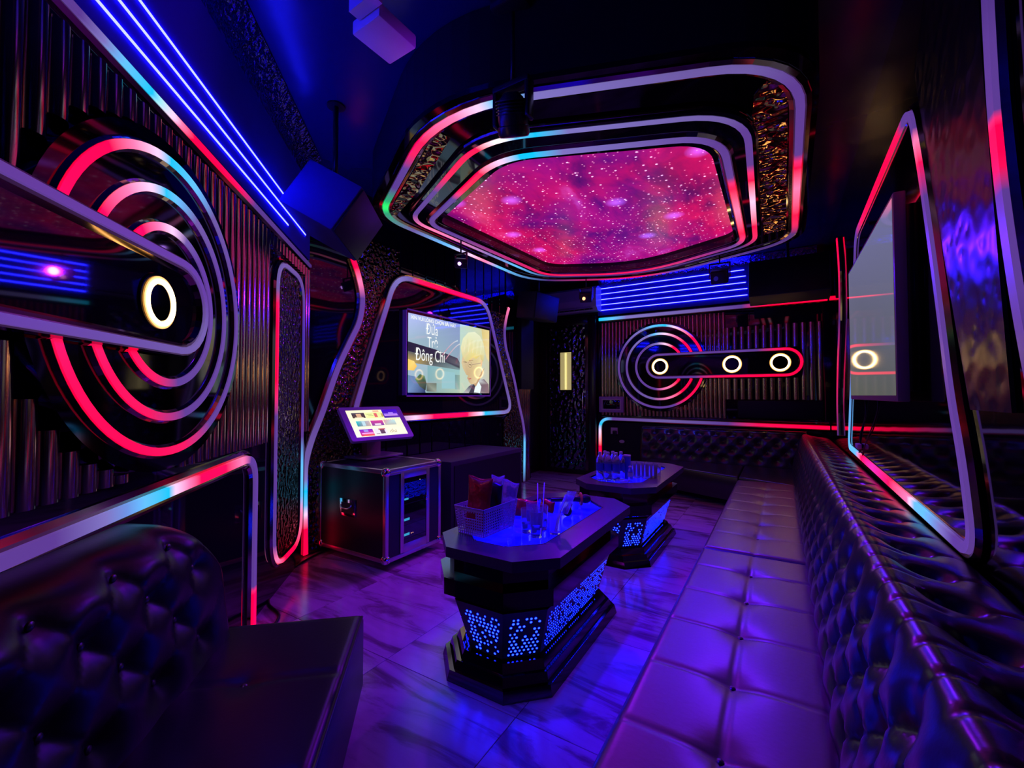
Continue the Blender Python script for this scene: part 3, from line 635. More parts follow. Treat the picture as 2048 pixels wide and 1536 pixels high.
# electrical box and outlets
eb = thing('breaker_box', 'pale square breaker box with a dark window beside the back wall disc', 'breaker box', (-2.46,7.27,1.245))
obs = [box('housing', -2.68, -2.25, 7.20, 7.27, 1.11, 1.38, 'lilac_plastic', bevel=.012), box('window', -2.61, -2.31, 7.195, 7.201, 1.17, 1.32, 'black_gloss', bevel=.002), box('lid', -2.63, -2.29, 7.1985, 7.2005, 1.15, 1.34, 'white_plastic')]
reparent_at(eb, obs)
ol = thing('wall_outlet', 'small square white wall outlet under the ledge left of the back sofa', 'outlet', (-2.43,7.26,.79))
obs = [box('plate', -2.49, -2.37, 7.255, 7.268, .74, .85, 'white_plastic', bevel=.004), box('plug', -2.45, -2.38, 7.22, 7.256, .73, .80, 'black_plastic', bevel=.01)]; reparent_at(ol, obs)
ov = thing('wall_button', 'small oval white button plate under the ledge left of the back sofa', 'button', (-2.3,7.26,.62))
obs = [plate(BK, [(-2.3+.045*math.cos(2*PI*i/20), .62+.026*math.sin(2*PI*i/20)) for i in range(20)], .031, .042, 'white_plastic', 'plate')]; reparent_at(ov, obs)
# door
dr = thing('door_1', None, None, (-3.3,7.29,0)); dr['kind'] = 'structure'
obs = [box('door_frame', -3.84, -3.70, 7.20, 7.29, 0, 2.80, 'dark_wood', bevel=.004), box('door_frame', -2.88, -2.74, 7.20, 7.29, 0, 2.80, 'dark_wood', bevel=.004), box('door_frame', -3.70, -2.88, 7.20, 7.29, 2.66, 2.80, 'dark_wood', bevel=.004),
       box('hammered_leaf', -3.70, -2.88, 7.24, 7.28, .08, 2.66, 'hammered_dark'), box('kick_rail', -3.70, -2.88, 7.23, 7.28, 0, .08, 'dark_wood'),
       box('stile', -3.70, -3.64, 7.225, 7.24, .08, 2.66, 'black_gloss'), box('stile', -2.94, -2.88, 7.225, 7.24, .08, 2.66, 'trim_metal'), box('handle', -2.99, -2.96, 7.17, 7.20, .95, 1.45, 'chrome', bevel=.006),
       box('handle_mount', -2.985, -2.965, 7.2, 7.24, 1.0, 1.02, 'chrome'), box('handle_mount', -2.985, -2.965, 7.2, 7.24, 1.38, 1.40, 'chrome')]
reparent_at(dr, obs)
wn_ = thing('lit_window', 'tall narrow glowing gold window in the dark hammered door', 'door window', (-3.31,7.235,1.84))
obs = [box('glowing_pane', -3.42, -3.20, 7.218, 7.236, 1.50, 2.18, 'gold_glow'), box('light_tube', -3.325, -3.297, 7.205, 7.217, 1.51, 2.17, 'gold_tube')]
for a,b_,c,d in ((-3.435,-3.42,1.485,2.195),(-3.20,-3.185,1.485,2.195),(-3.42,-3.20,1.485,1.50),(-3.42,-3.20,2.18,2.195)): obs.append(box('window_trim', a,b_,7.212,7.238,c,d,'trim_metal'))
reparent_at(wn_, obs)
# air conditioner
ac = thing('air_conditioner', 'white wall air conditioner in the far left corner above the door', 'air conditioner', (-3.16,7.28,2.9))
bm = bmesh.new(); prof = [(7.29,2.87),(7.12,2.87),(7.05,2.93),(7.03,3.05),(7.05,3.24),(7.12,3.29),(7.29,3.29)]
vs = [(x,y,z) for x in (-3.68,-2.66) for y, z in prof]; k = len(prof)
obs = [mesh('housing', vs, [tuple(range(k)), tuple(range(k,2*k))]+[(i,(i+1)%k,k+(i+1)%k,k+i) for i in range(k)], 'white_plastic')]
bm.free()
obs.append(box('air_flap', -3.60, -2.74, 7.035, 7.06, 2.905, 2.925, 'lilac_plastic', bevel=.003))
obs.append(box('outlet_slot', -3.60, -2.74, 7.055, 7.09, 2.885, 2.90, 'black_plastic'))
for i in range(9): obs.append(box('vane', -3.55+i*.095, -3.545+i*.095, 7.045, 7.075, 2.872, 2.905, 'lilac_plastic'))
reparent_at(ac, obs)

# ---------------------------------------------------------------- right wall
tr = rounded([(2.067, 0.856),(5.199, 0.915),(4.831, 1.800),(4.517, 2.724),(2.743, 2.780),(2.588, 2.430),(2.398, 1.869),(2.253, 1.383),(2.148, 1.154)], [.13,.13,.3,.14,.13,.3,.4,.4,.4])
fr = thing('wall_mirror', 'large trapezoid dark mirror on the right wall, edged with a colour band', 'mirror', RT.p(3.6,.8))
obs = [plate(RT, tr, .004, .02, 'black_mirror', 'mirror_glass')]
led(RT, tr, True, .04, [((5.094, 0.917),LC2),((4.716, 0.912),LC2),((4.447, 0.891),LR),((3.937, 0.859),(.9,.02,.4)),((3.364, 0.843),LR),((2.949, 0.831),LP),((2.879, 0.834),LK),((2.805, 0.826),LC2),((2.634, 0.826),LC2),((2.420, 0.815),LW),((2.269, 0.830),LV),((2.121, 0.933),LV),((2.253, 1.383),LV),((2.398, 1.869),LV),((2.510, 2.241),LV),((2.590, 2.408),LR2),((2.629, 2.541),LP),((2.682, 2.638),LV),((2.739, 2.717),LV),((2.866, 2.760),LV),((2.975, 2.766),LR2),((3.295, 2.782),LR),((3.801, 2.775),LR),((4.199, 2.739),LR2),((4.466, 2.688),LV),((4.831, 1.800),LV)], '', '', h=.02, parent=fr, trim=.03)
for ch in list(fr.children): ch.location = ch.location-fr.location
reparent_at(fr, obs)
led(RT, smoothpath([(1.828, 2.830),(1.830, 2.707),(1.831, 2.585),(1.822, 2.396),(1.809, 2.223),(1.779, 2.016),(1.745, 1.847),(1.701, 1.670),(1.650, 1.504),(1.590, 1.327),(1.563, 1.198)], 4), False, .05, [((1.830, 2.707),LV2),((1.841, 2.439),LV),((1.837, 2.231),LV),((1.823, 2.182),LR),((1.801, 2.085),LR),((1.787, 2.035),LR2),((1.769, 1.955),LV),((1.702, 1.657),LV),((1.633, 1.452),LV2),((1.563, 1.198),LV2)], 'light_strip', 'curved colour band on the right wall nearest the camera, red near its top', h=.02, trim=.03)
led(RT, smoothpath([(6.10,.95),(6.12,1.3),(6.0,1.7),(5.75,2.2),(5.7,2.7),(5.85,3.1)], 4), False, .04, [((6.1,.95),LV2),((6.0,1.7),LR2),((5.75,2.2),LV2),((5.7,2.7),LR2),((5.85,3.1),LR)], 'light_strip', 'slim colour band on the right wall between the mirror panel and the back corner', h=.02, trim=.02)
hb = [(1.98,.9),(2.1,1.3),(2.35,1.9),(2.75,2.92),(2.4,3.3),(2.0,3.3)]
hp = plate(RT, [(1.8,1.35),(2.12,1.35),(2.36,1.95),(2.72,2.92),(2.5,3.2),(1.98,3.2),(1.94,2.5),(1.86,1.8)], .002, .012, 'hammered_dim', 'hammered_panel', wr)
# television on the right wall
t2 = thing('television', 'large television hung on the right wall, its screen a pale blank grey', 'television', (.5,3.55,1.37))
ya, yb, za, zb = 2.70, 4.30, 1.37, 2.37
obs = [box('television_body', .515, .553, ya+.05, yb-.05, za+.05, zb-.05, 'black_plastic', bevel=.004)]
bm = bmesh.new(); bbox(bm, .468, .515, ya, yb, za, zb, .006); obs.append(bmobj('bezel', bm, 'wood_stand', smooth=.6))
Q2 = [([(ya+.02,za+.03),(yb-.02,za+.03),(yb-.02,zb-.02),(ya+.02,zb-.02)], [(.085,.09,.085),(.095,.10,.08),(.12,.12,.22),(.14,.14,.28)])]  # screen is off; its pale reflection put in as a weak emission gradient
sc2 = picture(RT, Q2, 'screen_face', None, .1035); obs.append(sc2)
obs.append(box('mount', .553, .57, 3.3, 3.8, 1.6, 2.1, 'black_plastic'))
reparent_at(t2, obs)
tube('television_cable', smoothpath([(.54,4.2,1.40),(.55,4.25,1.25),(.545,4.5,1.08),(.55,4.55,.98),(.545,4.62,.90)], 5), .005, 'cable_rubber', label='thin black cable hanging below the right wall television', cat='cable', group=None)
tube('television_cable', smoothpath([(.54,3.7,1.40),(.548,3.75,1.3),(.545,4.0,1.15),(.55,4.3,1.02),(.545,4.5,.86)], 5), .004, 'cable_rubber', label='second thin cable curving down from the right wall television towards the band', cat='cable')
pl_ = thing('power_adapter', 'small pale power adapter hanging on the cables under the right television', 'adapter', (.54,4.5,1.0))
reparent_at(pl_, [box('adapter_body', .515, .545, 4.42, 4.54, .97, 1.01, 'lilac_plastic', bevel=.006)])

# ---------------------------------------------------------------- loudspeakers and stage lights
def speaker(name, label, C_, M_, hx, hy, hz, side='speaker_box'):
    """cabinet with a metal grille on its local +y face, hung from the ceiling by a bracket"""
    root = thing(name, label, 'speaker', C_)
    R_ = M_.to_4x4()
    obs = [box('cabinet', -hx, hx, -hy, hy*.93, -hz, hz, side, None, bevel=.012, M=R_), box('grille', -hx*.95, hx*.95, hy*.93, hy, -hz*.95, hz*.95, 'grille', None, bevel=.008, M=R_)]
    for o in obs: o.parent = root
    top = 3.45-C_[2]
    b_ = tube('bracket', [(0,0,top-.001),(0,0,hz*.7)], .018, 'black_plastic', root)
    cyl('ceiling_plate', (0,0,top-.012), (0,0,top-.001), .06, 'black_plastic', root)
    return root
M1 = Matrix(((.36,.78,-.51),(.39,.37,.84),(.85,-.50,-.17))).normalized()
M1 = M1.to_quaternion().to_matrix()
s1 = speaker('loudspeaker', 'black loudspeaker hung near the left wall, cabinet coloured as if washed in blue light', (-2.65,1.92,2.68), M1, .18, .22, .22, 'speaker_blue_lit')
from mathutils import Euler
s2 = speaker('loudspeaker', 'wide black loudspeaker hung in the back right corner above the red band', (.10,6.62,2.89), Euler((math.radians(168),0,math.radians(0))).to_matrix(), .44, .17, .25)
s3 = speaker('loudspeaker', 'black loudspeaker hung beside the air conditioner at the end of the television wall', (-3.22,6.0,2.78), Euler((math.radians(-8),0,math.radians(-100))).to_matrix(), .30, .18, .20)
# small laser projectors hung below the canopy
def laser(label, loc, aim, lens, s=1.0, drop=None, group=None):
    t = thing('laser_projector', label, 'stage light', loc, group=group)
    d = (Vector(aim)-Vector(loc)).normalized(); R_ = d.to_track_quat('Y', 'Z').to_matrix().to_4x4()
    box('projector_body', -.06*s, .06*s, -.07*s, .06*s, -.045*s, .045*s, 'black_plastic', t, bevel=.008, M=R_)
    o = cyl('lens', R_ @ Vector((.02*s,.058*s,0)), R_ @ Vector((.02*s,.075*s,0)), .016*s, lens, t)
    top = (drop or 3.45)-loc[2]
    box('yoke', -.075*s, -.067*s, -.012, .012, -.02, .09*s, 'black_plastic', t); box('yoke', .067*s, .075*s, -.012, .012, -.02, .09*s, 'black_plastic', t)
    box('yoke_bar', -.075*s, .075*s, -.012, .012, .09*s, .10*s, 'black_plastic', t)
    tube('hanging_rod', [(0,0,.10*s),(0,0,top-.001)], .008, 'black_plastic', t)
    return t
laser('small laser projector with a bright violet lens near the television wall', (-2.70,3.40,2.72), (-.6,1.2,1.5), 'lens_violet', drop=3.03)
laser('small black laser projector hung in front of the air conditioner', (-2.24,5.55,2.74), (-1,2,1), 'pilot_orange', 1.3, drop=3.0)
laser('small black laser projector hung before the blue lines of the back wall', (-.58,5.5,2.78), (-.6,1.5,.5), 'lens_dark', 1.5, drop=3.0)
# moving head light
mh = thing('moving_head_light', 'black moving head stage light hung at the near edge of the ceiling panel', 'stage light', (-1.15,1.87,2.83))
mh.scale = (.8,.8,.8)
box('base', -.12, .12, -.10, .10, .68, .765, 'black_plastic', mh, bevel=.02)
tube('mounting_rod', [(0,0,.765),(0,0,.774)], .03, 'black_plastic', mh)
for s in (-1, 1):
    bm = bmesh.new(); bbox(bm, s*.120-.016, s*.120+.016, -.04, .04, -.05, .20, .014); bmobj('yoke_arm', bm, 'black_plastic', mh, smooth=.6)
box('yoke_bridge', -.136, .136, -.045, .045, .17, .215, 'black_plastic', mh, bevel=.015)
tube('drop_pole', [(0,0,.21),(0,0,.69)], .016, 'black_plastic', mh)
R_ = Euler((math.radians(28), math.radians(12), 0)).to_matrix().to_4x4()
hd = lathe('lamp_head', [(0,.13),(.045,.13),(.075,.10),(.092,.05),(.098,-.02),(.095,-.05),(.102,-.055),(.102,-.10),(.092,-.115),(.075,-.117)], 'black_plastic', mh, n=28); hd.data.transform(R_)
for i in range(5):
    f_ = lathe('cooling_fin', [(.075,.09-.018*i),(.104,.088-.018*i),(.104,.082-.018*i),(.075,.080-.018*i)], 'grille', mh, n=28); f_.data.transform(R_)
ln = lathe('lens', [(0,-.100),(.05,-.103),(.078,-.112)], 'lens_dark', mh, n=28); ln.data.transform(R_)
# violet-lit white box on the ceiling
pb = thing('wireless_router', 'white rectangular box hung from the ceiling, lit violet, with a small bracket behind', 'ceiling device', (-1.41,1.24,2.9))
R_ = Matrix.Rotation(math.radians(-2), 4, 'Z')
box('housing', -.085, .085, -.085, .115, 0, .06, 'white_plastic', pb, bevel=.008, M=R_)
box('bracket', -.03, .11, -.14, -.09, .03, .55, 'white_plastic', pb, M=R_)
box('bracket_arm', -.03, .03, -.12, 0, .06, .08, 'white_plastic', pb, M=R_)

# ---------------------------------------------------------------- flight case with touch screen
fc = thing('flight_case', 'black flight case with aluminium edges and a glazed rack door', 'equipment case', (-3.25,2.88,0))
X0, X1, Y0, Y1, Z0, Z1 = -3.70, -2.80, 2.54, 3.23, .0, .775
obs = []
obs.append(box('case_body', X0+.006, X1-.006, Y0+.006, Y1-.006, Z0+.006, Z1-.006, 'case_laminate'))
ew = .035
for (a, b_) in ((X0,Y0),(X0,Y1-ew),(X1-ew,Y0),(X1-ew,Y1-ew)):
    obs.append(box('edge_rail', a, a+ew, b_, b_+ew, Z0, Z1, 'aluminium', bevel=.003))
for z in (Z0, Z1-ew):
    for y in (Y0, Y1-ew): obs.append(box('edge_rail', X0+ew, X1-ew, y, y+ew, z, z+ew, 'aluminium', bevel=.003))
    for x in (X0, X1-ew): obs.append(box('edge_rail', x, x+ew, Y0+ew, Y1-ew, z, z+ew, 'aluminium', bevel=.003))
for x in (X0+.025, X1-.025):
    for y in (Y0+.025, Y1-.025):
        for z in (Z0+.025, Z1-.025):
            o = lathe('corner_ball', [(0,.042),(.022,.036),(.036,.022),(.042,0),(.036,-.022),(.022,-.036),(0,-.042)], 'chrome', n=14, at=(x,y,z)); obs.append(o)
for y in (Y0+.12, Y1-.12):
    for x in (X0+.12, X1-.12):
        obs.append(cyl('caster', (x,y-.015,-.033), (x,y+.015,-.033), .028, 'black_plastic')); obs.append(box('caster_fork', x-.02, x+.02, y-.022, y+.022, -.02, .004, 'aluminium'))
# the door with its window and equipment behind
fd = [(2.705,2.745,Z0+.04,Z1-.04),(3.025,3.065,Z0+.04,Z1-.04)]
for a, b_, c, d in fd: obs.append(box('door_rail', X1-.006, X1+.004, a, b_, c, d, 'aluminium', bevel=.002))
obs.append(box('door_rail', X1-.006, X1+.004, 2.745, 3.025, Z1-.10, Z1-.036, 'aluminium', bevel=.002))
obs.append(box('door_rail', X1-.006, X1+.004, 2.745, 3.025, Z0+.036, Z0+.11, 'aluminium', bevel=.002))
obs.append(box('door_rail', X1-.006, X1+.003, 2.58, 3.19, Z1-.05, Z1-.03, 'aluminium', bevel=.002))
obs.append(box('window', X1-.006, X1-.002, 2.745, 3.025, Z0+.11, Z1-.10, 'black_gloss'))
for (a, b_, c, d, m_) in ((2.752,2.80,.485,.50,'display_cyan'),(2.752,2.815,.305,.325,'display_cyan'),(2.752,2.815,.175,.195,'display_cyan'),(2.94,2.946,.635,.641,'letter_white'),(2.835,2.84,.18,.185,'pilot_orange'),(2.855,2.86,.18,.185,'pilot_orange')):
    obs.append(box('display', X1-.002, X1+.0005, a, b_, c, d, m_))
for z in (.45,.54,.27,.36,.15): obs.append(box('rack_unit', X1-.002, X1-.0008, 2.75, 3.02, z-.004, z, 'grille'))
obs.append(box('door_lock', X1, X1+.018, 3.005, 3.03, .44, .48, 'chrome', bevel=.005))
reparent_at(fc, obs)
hn = thing('x', None, None); bpy.data.objects.remove(hn)
hx0, hx1, hz0, hz1 = -3.39, -3.18, .33, .48
hd_ = box('handle_plate', hx0, hx1, Y0-.004, Y0+.008, hz0, hz1, 'chrome', bevel=.002); 
hr = box('handle_recess', hx0+.025, hx1-.025, Y0-.005, Y0-.0035, hz0+.025, hz1-.03, 'grille')
hg = tube('handle_grip', smoothpath([(hx0+.04,Y0-.006,hz1-.045),(hx0+.045,Y0-.022,hz1-.06),(hx0+.07,Y0-.026,hz1-.075),(hx1-.07,Y0-.026,hz1-.075),(hx1-.045,Y0-.022,hz1-.06),(hx1-.04,Y0-.006,hz1-.045)], 3), .007, 'chrome')
reparent_at(fc, [hd_, hr, hg])

ts = thing('touch_screen', 'touch screen on a stand on top of the flight case, showing song tiles', 'screen', (-3.55,3.05,.775))
sc_c = Vector((-3.42,2.99,1.13)); yw, tl = 1.42, .73
r_ = Vector((math.cos(yw), math.sin(yw), 0)); nf = Vector((math.sin(yw)*math.cos(tl), -math.cos(yw)*math.cos(tl), math.sin(tl))); upv = nf.cross(r_)
if upv.z < 0: upv = -upv
SP = Plane(sc_c, r_, upv, nf)
Ms = SP.M()
W_, H_ = .69, .41
obs = []
obs.append(plate(SP, rounded([(-W_/2,-H_/2),(W_/2,-H_/2),(W_/2,H_/2),(-W_/2,H_/2)], .025), -.035, .0, 'lilac_plastic', 'screen_frame'))
Qs = []
sw, sh = W_*.83, H_*.80
def UU(u, v): return (-sw/2+u*sw, -sh/2+v*sh)
def qs(u0, v0, u1, v1, col):
    Qs.append(([UU(u0,v0),UU(u1,v0),UU(u1,v1),UU(u0,v1)], col))
Yl = (1.0,.93,.55); Yg = (.75,.80,.45)
qs(0,0,1,1,[(1.0,.95,.8),(1,.95,.75),(1.0,.9,.5),(1,.95,.6)])
qs(.08,.70,.32,.90,[(.10,.06,.05),(.08,.04,.04),(.06,.03,.06),(.05,.03,.06)]); qs(.16,.73,.25,.86,(.7,.4,.25)); qs(.12,.70,.28,.73,(.8,.7,.5))
qs(.33,.68,.70,.90,[(.9,.9,.4),(.8,.85,.35),(.75,.8,.3),(.8,.85,.4)]); qs(.50,.71,.56,.87,(.75,.12,.15)); qs(.38,.76,.48,.78,(.5,.55,.2)); qs(.36,.82,.46,.84,(.5,.5,.2)); qs(.60,.72,.68,.73,(.5,.55,.2))
qs(.50,.91,.62,.98,(.9,.45,.3)); qs(.64,.72,.69,.85,(.5,.35,.12))
qs(.68,.66,1.0,1.0,[(.10,.03,.35),(.12,.03,.4),(.05,.0,.6),(.04,.0,.55)]); qs(.70,.74,.98,.84,[(.55,.3,.85),(.6,.3,.8),(.3,.1,.9),(.25,.1,.9)]); qs(.80,.80,.90,.88,(.4,.2,.95))
for i in range(8): qs(.64+i*.042,.585,.665+i*.042,.61,(.65,.62,.35))
qs(.10,.38,.35,.58,[(.0,.25,.35),(.6,.4,.35),(.6,.45,.5),(.0,.55,.65)]); qs(.20,.40,.26,.57,(.5,.7,.8))
qs(.37,.38,.61,.58,[(.2,.05,.3),(.15,.05,.35),(.7,.05,.3),(.6,.05,.35)]); qs(.43,.40,.55,.46,(.9,.7,.85))
qs(.63,.38,.86,.58,[(.5,.45,.4),(.45,.5,.5),(.5,.75,.75),(.7,.3,.4)])
qs(.09,.02,.34,.27,[(.75,.05,.12),(.85,.08,.15),(.25,.02,.6),(.15,.02,.7)]); qs(.12,.09,.33,.14,(.9,.35,.8)); qs(.14,.03,.32,.08,(.95,.1,.1)); qs(.17,.17,.25,.25,(.35,.3,.9))
qs(.36,.05,.60,.27,(.80,.75,.85)); qs(.47,.07,.56,.24,(.12,.06,.12)); qs(.45,.22,.58,.26,(.5,.08,.1)); qs(.38,.06,.45,.09,(.4,.3,.35))
for i in range(5): qs(.66+i*.03,.08,.672+i*.03,.16+.03*(i%3),(.4,.28,.18))
pc = picture(SP, Qs, 'screen_picture', None, .0005); obs.append(pc)
obs.append(box('stand_neck', -3.62, -3.54, 2.96, 3.14, .79, 1.10, 'wood_stand', bevel=.004))
obs.append(box('stand_base', -3.74, -3.38, 2.82, 3.30, .776, .797, 'steel_plate', bevel=.004))
reparent_at(ts, obs)
for r_o in (fc, ts):   # seen from the doorway the case stands a little nearer than first measured
    r_o.scale = (.957,)*3; r_o.location = (r_o.location.x*.957, r_o.location.y*.957, 1.4-(1.4-r_o.location.z)*.957)

sub_ = thing('subwoofer_cabinet', 'long low black cabinet standing beside the flight case', 'speaker cabinet', (-3.15,4.08,0))
obs = [box('cabinet', -3.50, -2.80, 3.38, 4.77, .0, .735, 'speaker_box', bevel=.008), box('front_panel', -2.80, -2.792, 3.43, 4.72, .05, .69, 'grille')]
reparent_at(sub_, obs)
tube('floor_cable', smoothpath([(-3.50,2.52,.012),(-3.42,2.2,.008),(-3.2,1.85,.008),(-2.95,1.66,.008),(-2.72,1.60,.008),(-2.55,1.42,.008)], 5), .008, 'cable_rubber', label='black cable lying on the marble floor beside the flight case', cat='cable')

# ---------------------------------------------------------------- tufted leather
def segdist(px, py, ax, ay, bx, by):
    dx, dy = bx-ax, by-ay; l2 = dx*dx+dy*dy
    t = np.clip(((px-ax)*dx+(py-ay)*dy)/l2, 0, 1)
    return np.hypot(px-(ax+t*dx), py-(ay+t*dy))
def tuft(U_, V_, btn, A, r, segs=(), B_=.006, w_=.012):
    D = np.full(U_.shape, 9.0)
    for bx, by in btn: D = np.minimum(D, np.hypot(U_-bx, V_-by))
    h = A*(1-np.exp(-(D/r)**1.6))
    if len(segs):
        E = np.full(U_.shape, 9.0)
        for s_ in segs: E = np.minimum(E, segdist(U_, V_, *s_))
        h = h-B_*np.exp(-(E/w_)**2)
    return h
def gridmesh(name, P, material, parent=None, flip=False):
    n, m_, _ = P.shape
    idx = np.arange(n*m_).reshape(n, m_)
    f = np.stack([idx[:-1,:-1], idx[1:,:-1], idx[1:,1:], idx[:-1,1:]], -1).reshape(-1, 4)
    if flip: f = f[:, ::-1]
    me = bpy.data.meshes.new(name); me.from_pydata(P.reshape(-1,3).tolist(), [], f.tolist()); me.update()
    me.polygons.foreach_set('use_smooth', [True]*len(me.polygons))
    o = bpy.data.objects.new(name, me); return put(o, name, material, parent)
BTN = None
def buttons(places, material, parent, r=.012):
    global BTN
    for (p_, nrm) in places:
        if BTN is None:
            BTN = lathe('button', [(0,.006),(.006,.0055),(.011,.002),(.012,-.003)], material, parent, n=12); o = BTN
        else: o = bpy.data.objects.new('button', BTN.data); put(o, 'button', None, parent)
        o.rotation_euler = Vector(nrm).to_track_quat('Z', 'Y').to_euler(); o.location = p_

def seat_cushion(name, pts4, z0, z1, step, btn, rows, parent, material='leather_seat', A=.016, edge=.035):
    """box cushion whose outline is the quad pts4; (u,v) in metres along it. Grid wraps over the rounded edges."""
    a, b_, c, d = [np.array(p, float) for p in pts4]           # a->b is u, a->d is v
    lu, lv = np.linalg.norm(b_-a), np.linalg.norm(d-a)
    def axis(l):
        e = [0, 0, 0, edge*.12, edge*.35, edge*.65, edge]; mid = np.linspace(edge, l-edge, max(3, int((l-2*edge)/step)))[1:-1]
        return np.array(e+list(mid)+[l-x for x in reversed(e)]), len(e)
    us, ne = axis(lu); vs_, _ = axis(lv)
    U_, V_ = np.meshgrid(us, vs_, indexing='ij')
    segs = [(0, y, lu, y) for _, y in btn]+([(btn[i][0], btn[i][1], btn[i+1][0], btn[i+1][1]) for i in range(len(btn)-1)] if rows else [])
    if rows and btn: segs += [(btn[0][0], btn[0][1], btn[0][0], 0), (btn[-1][0], btn[-1][1], btn[-1][0], lv)]
    h = tuft(U_, V_, btn, A, .06, segs, .006, .008) if btn else np.zeros_like(U_)
    e = np.minimum(np.minimum(U_, lu-U_), np.minimum(V_, lv-V_)); e = np.clip(e, 0, edge)
    drop = edge-np.sqrt(np.maximum(edge**2-(edge-e)**2, 0))
    Z = z1-drop+(h-A)*np.clip(e/edge, 0, 1)
    n, m_ = U_.shape
    ring = np.minimum(np.minimum(np.arange(n)[:,None], n-1-np.arange(n)[:,None]), np.minimum(np.arange(m_)[None,:], m_-1-np.arange(m_)[None,:]))
    Z = np.where(ring == 0, z0, np.where(ring == 1, (z0+z1-edge)/2+.02, np.where(ring == 2, z1-edge, Z)))
    XY = (a[None,None,:]*(1-U_/lu)[...,None]*(1-V_/lv)[...,None]+b_*(U_/lu)[...,None]*(1-V_/lv)[...,None]+c*(U_/lu*V_/lv)[...,None]+d*((1-U_/lu)*V_/lv)[...,None])
    P = np.dstack([XY, Z])
    o = gridmesh(name, P, material, parent)
    places = []
    for bx, by in btn:
        q_ = a*(1-bx/lu)*(1-by/lv)+b_*(bx/lu)*(1-by/lv)+c*(bx*by/lu/lv)+d*(1-bx/lu)*(by/lv)
        places.append(((q_[0], q_[1], z1-A-.004), (0,0,1)))
    buttons(places, 'leather', parent)
    return o
# ---------------- long sofa along the right wall
sf = thing('long_sofa', 'long black button-tufted leather sofa along the right wall', 'sofa')
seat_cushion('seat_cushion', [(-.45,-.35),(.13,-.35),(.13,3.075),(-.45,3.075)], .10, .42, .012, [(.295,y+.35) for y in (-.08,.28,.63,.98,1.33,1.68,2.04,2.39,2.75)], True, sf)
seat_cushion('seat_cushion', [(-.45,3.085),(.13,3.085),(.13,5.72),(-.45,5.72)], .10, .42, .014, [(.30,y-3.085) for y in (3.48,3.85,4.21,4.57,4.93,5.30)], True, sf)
box('plinth', -.40, .12, -.3, 5.7, 0, .11, 'matte_dark', sf)
# back rest: profile from the seat up over the rolled ridge to the wall
prof = np.array([(.115,.30),(.115,.42),(.125,.50),(.15,.60),(.175,.70),(.20,.78),(.225,.835),(.255,.865),(.29,.872),(.34,.855),(.40,.845),(.46,.84),(.52,.83),(.555,.80),(.56,.70)])
sl = np.concatenate([[0], np.cumsum(np.linalg.norm(np.diff(prof, axis=0), axis=1))])
ss = np.arange(0, sl[-1], .011); px_, pz_ = np.interp(ss, sl, prof[:,0]), np.interp(ss, sl, prof[:,1])
for _ in range(3): px_[1:-1] = (px_[:-2]+2*px_[1:-1]+px_[2:])/4; pz_[1:-1] = (pz_[:-2]+2*pz_[1:-1]+pz_[2:])/4
tx, tz = np.gradient(px_), np.gradient(pz_); ln_ = np.hypot(tx, tz); nx, nz = -tz/ln_, tx/ln_
ys = np.arange(-.4, 7.02, .012)
SS, YY = np.meshgrid(ss, ys, indexing='ij')
s_r = float(sl[7]); pit = .24
s_t = s_r+.135
btn = []; sg = []
y = -.3; k = 0
rowsS = [s_r-.12, s_r-.225, s_r-.33, s_r-.43]
while y < 7.0:
    btn.append((s_t, y)); sg.append((s_t, y, s_r+.02, y)); sg.append((s_r+.02, y, rowsS[0], y)); sg.append((s_t, y, s_t+.17, y))
    sg.append((s_r-.01, y+pit/2, s_t-.045, y+pit/2)); 
    for j, rs_ in enumerate(rowsS):
        yy = y+(pit/2 if j % 2 else 0); btn.append((rs_, yy))
        if j < 3:
            for s_ in (-1, 1): sg.append((rs_, yy, rowsS[j+1], yy+s_*pit/2))
    y += pit
h = tuft(SS, YY, btn, .038, .055, sg, .008, .009)
for (s_, y_) in btn:
    if s_ > s_r: h = h-.03*np.exp(-(((SS-s_)/.05)**2+((YY-y_)/.045)**2)**2)
h = h+.010*np.exp(-((SS-s_r)/.03)**2)
P = np.dstack([px_[:,None]+nx[:,None]*(h-.03), YY, pz_[:,None]+nz[:,None]*(h-.03)])
gridmesh('backrest', P, 'leather', sf)
pls = []
for (s_, y_) in btn:
    if s_ > s_r and y_ < 7: i = int(np.argmin(abs(ss-s_))); pls.append(((px_[i]-nx[i]*.03, y_, pz_[i]-nz[i]*.03), (nx[i], 0, nz[i])))
    elif -.1 < y_ < 6.9: i = int(np.argmin(abs(ss-s_))); pls.append(((px_[i]-nx[i]*.03, y_, pz_[i]-nz[i]*.03), (nx[i], 0, nz[i])))
buttons(pls[:230], 'leather', sf)
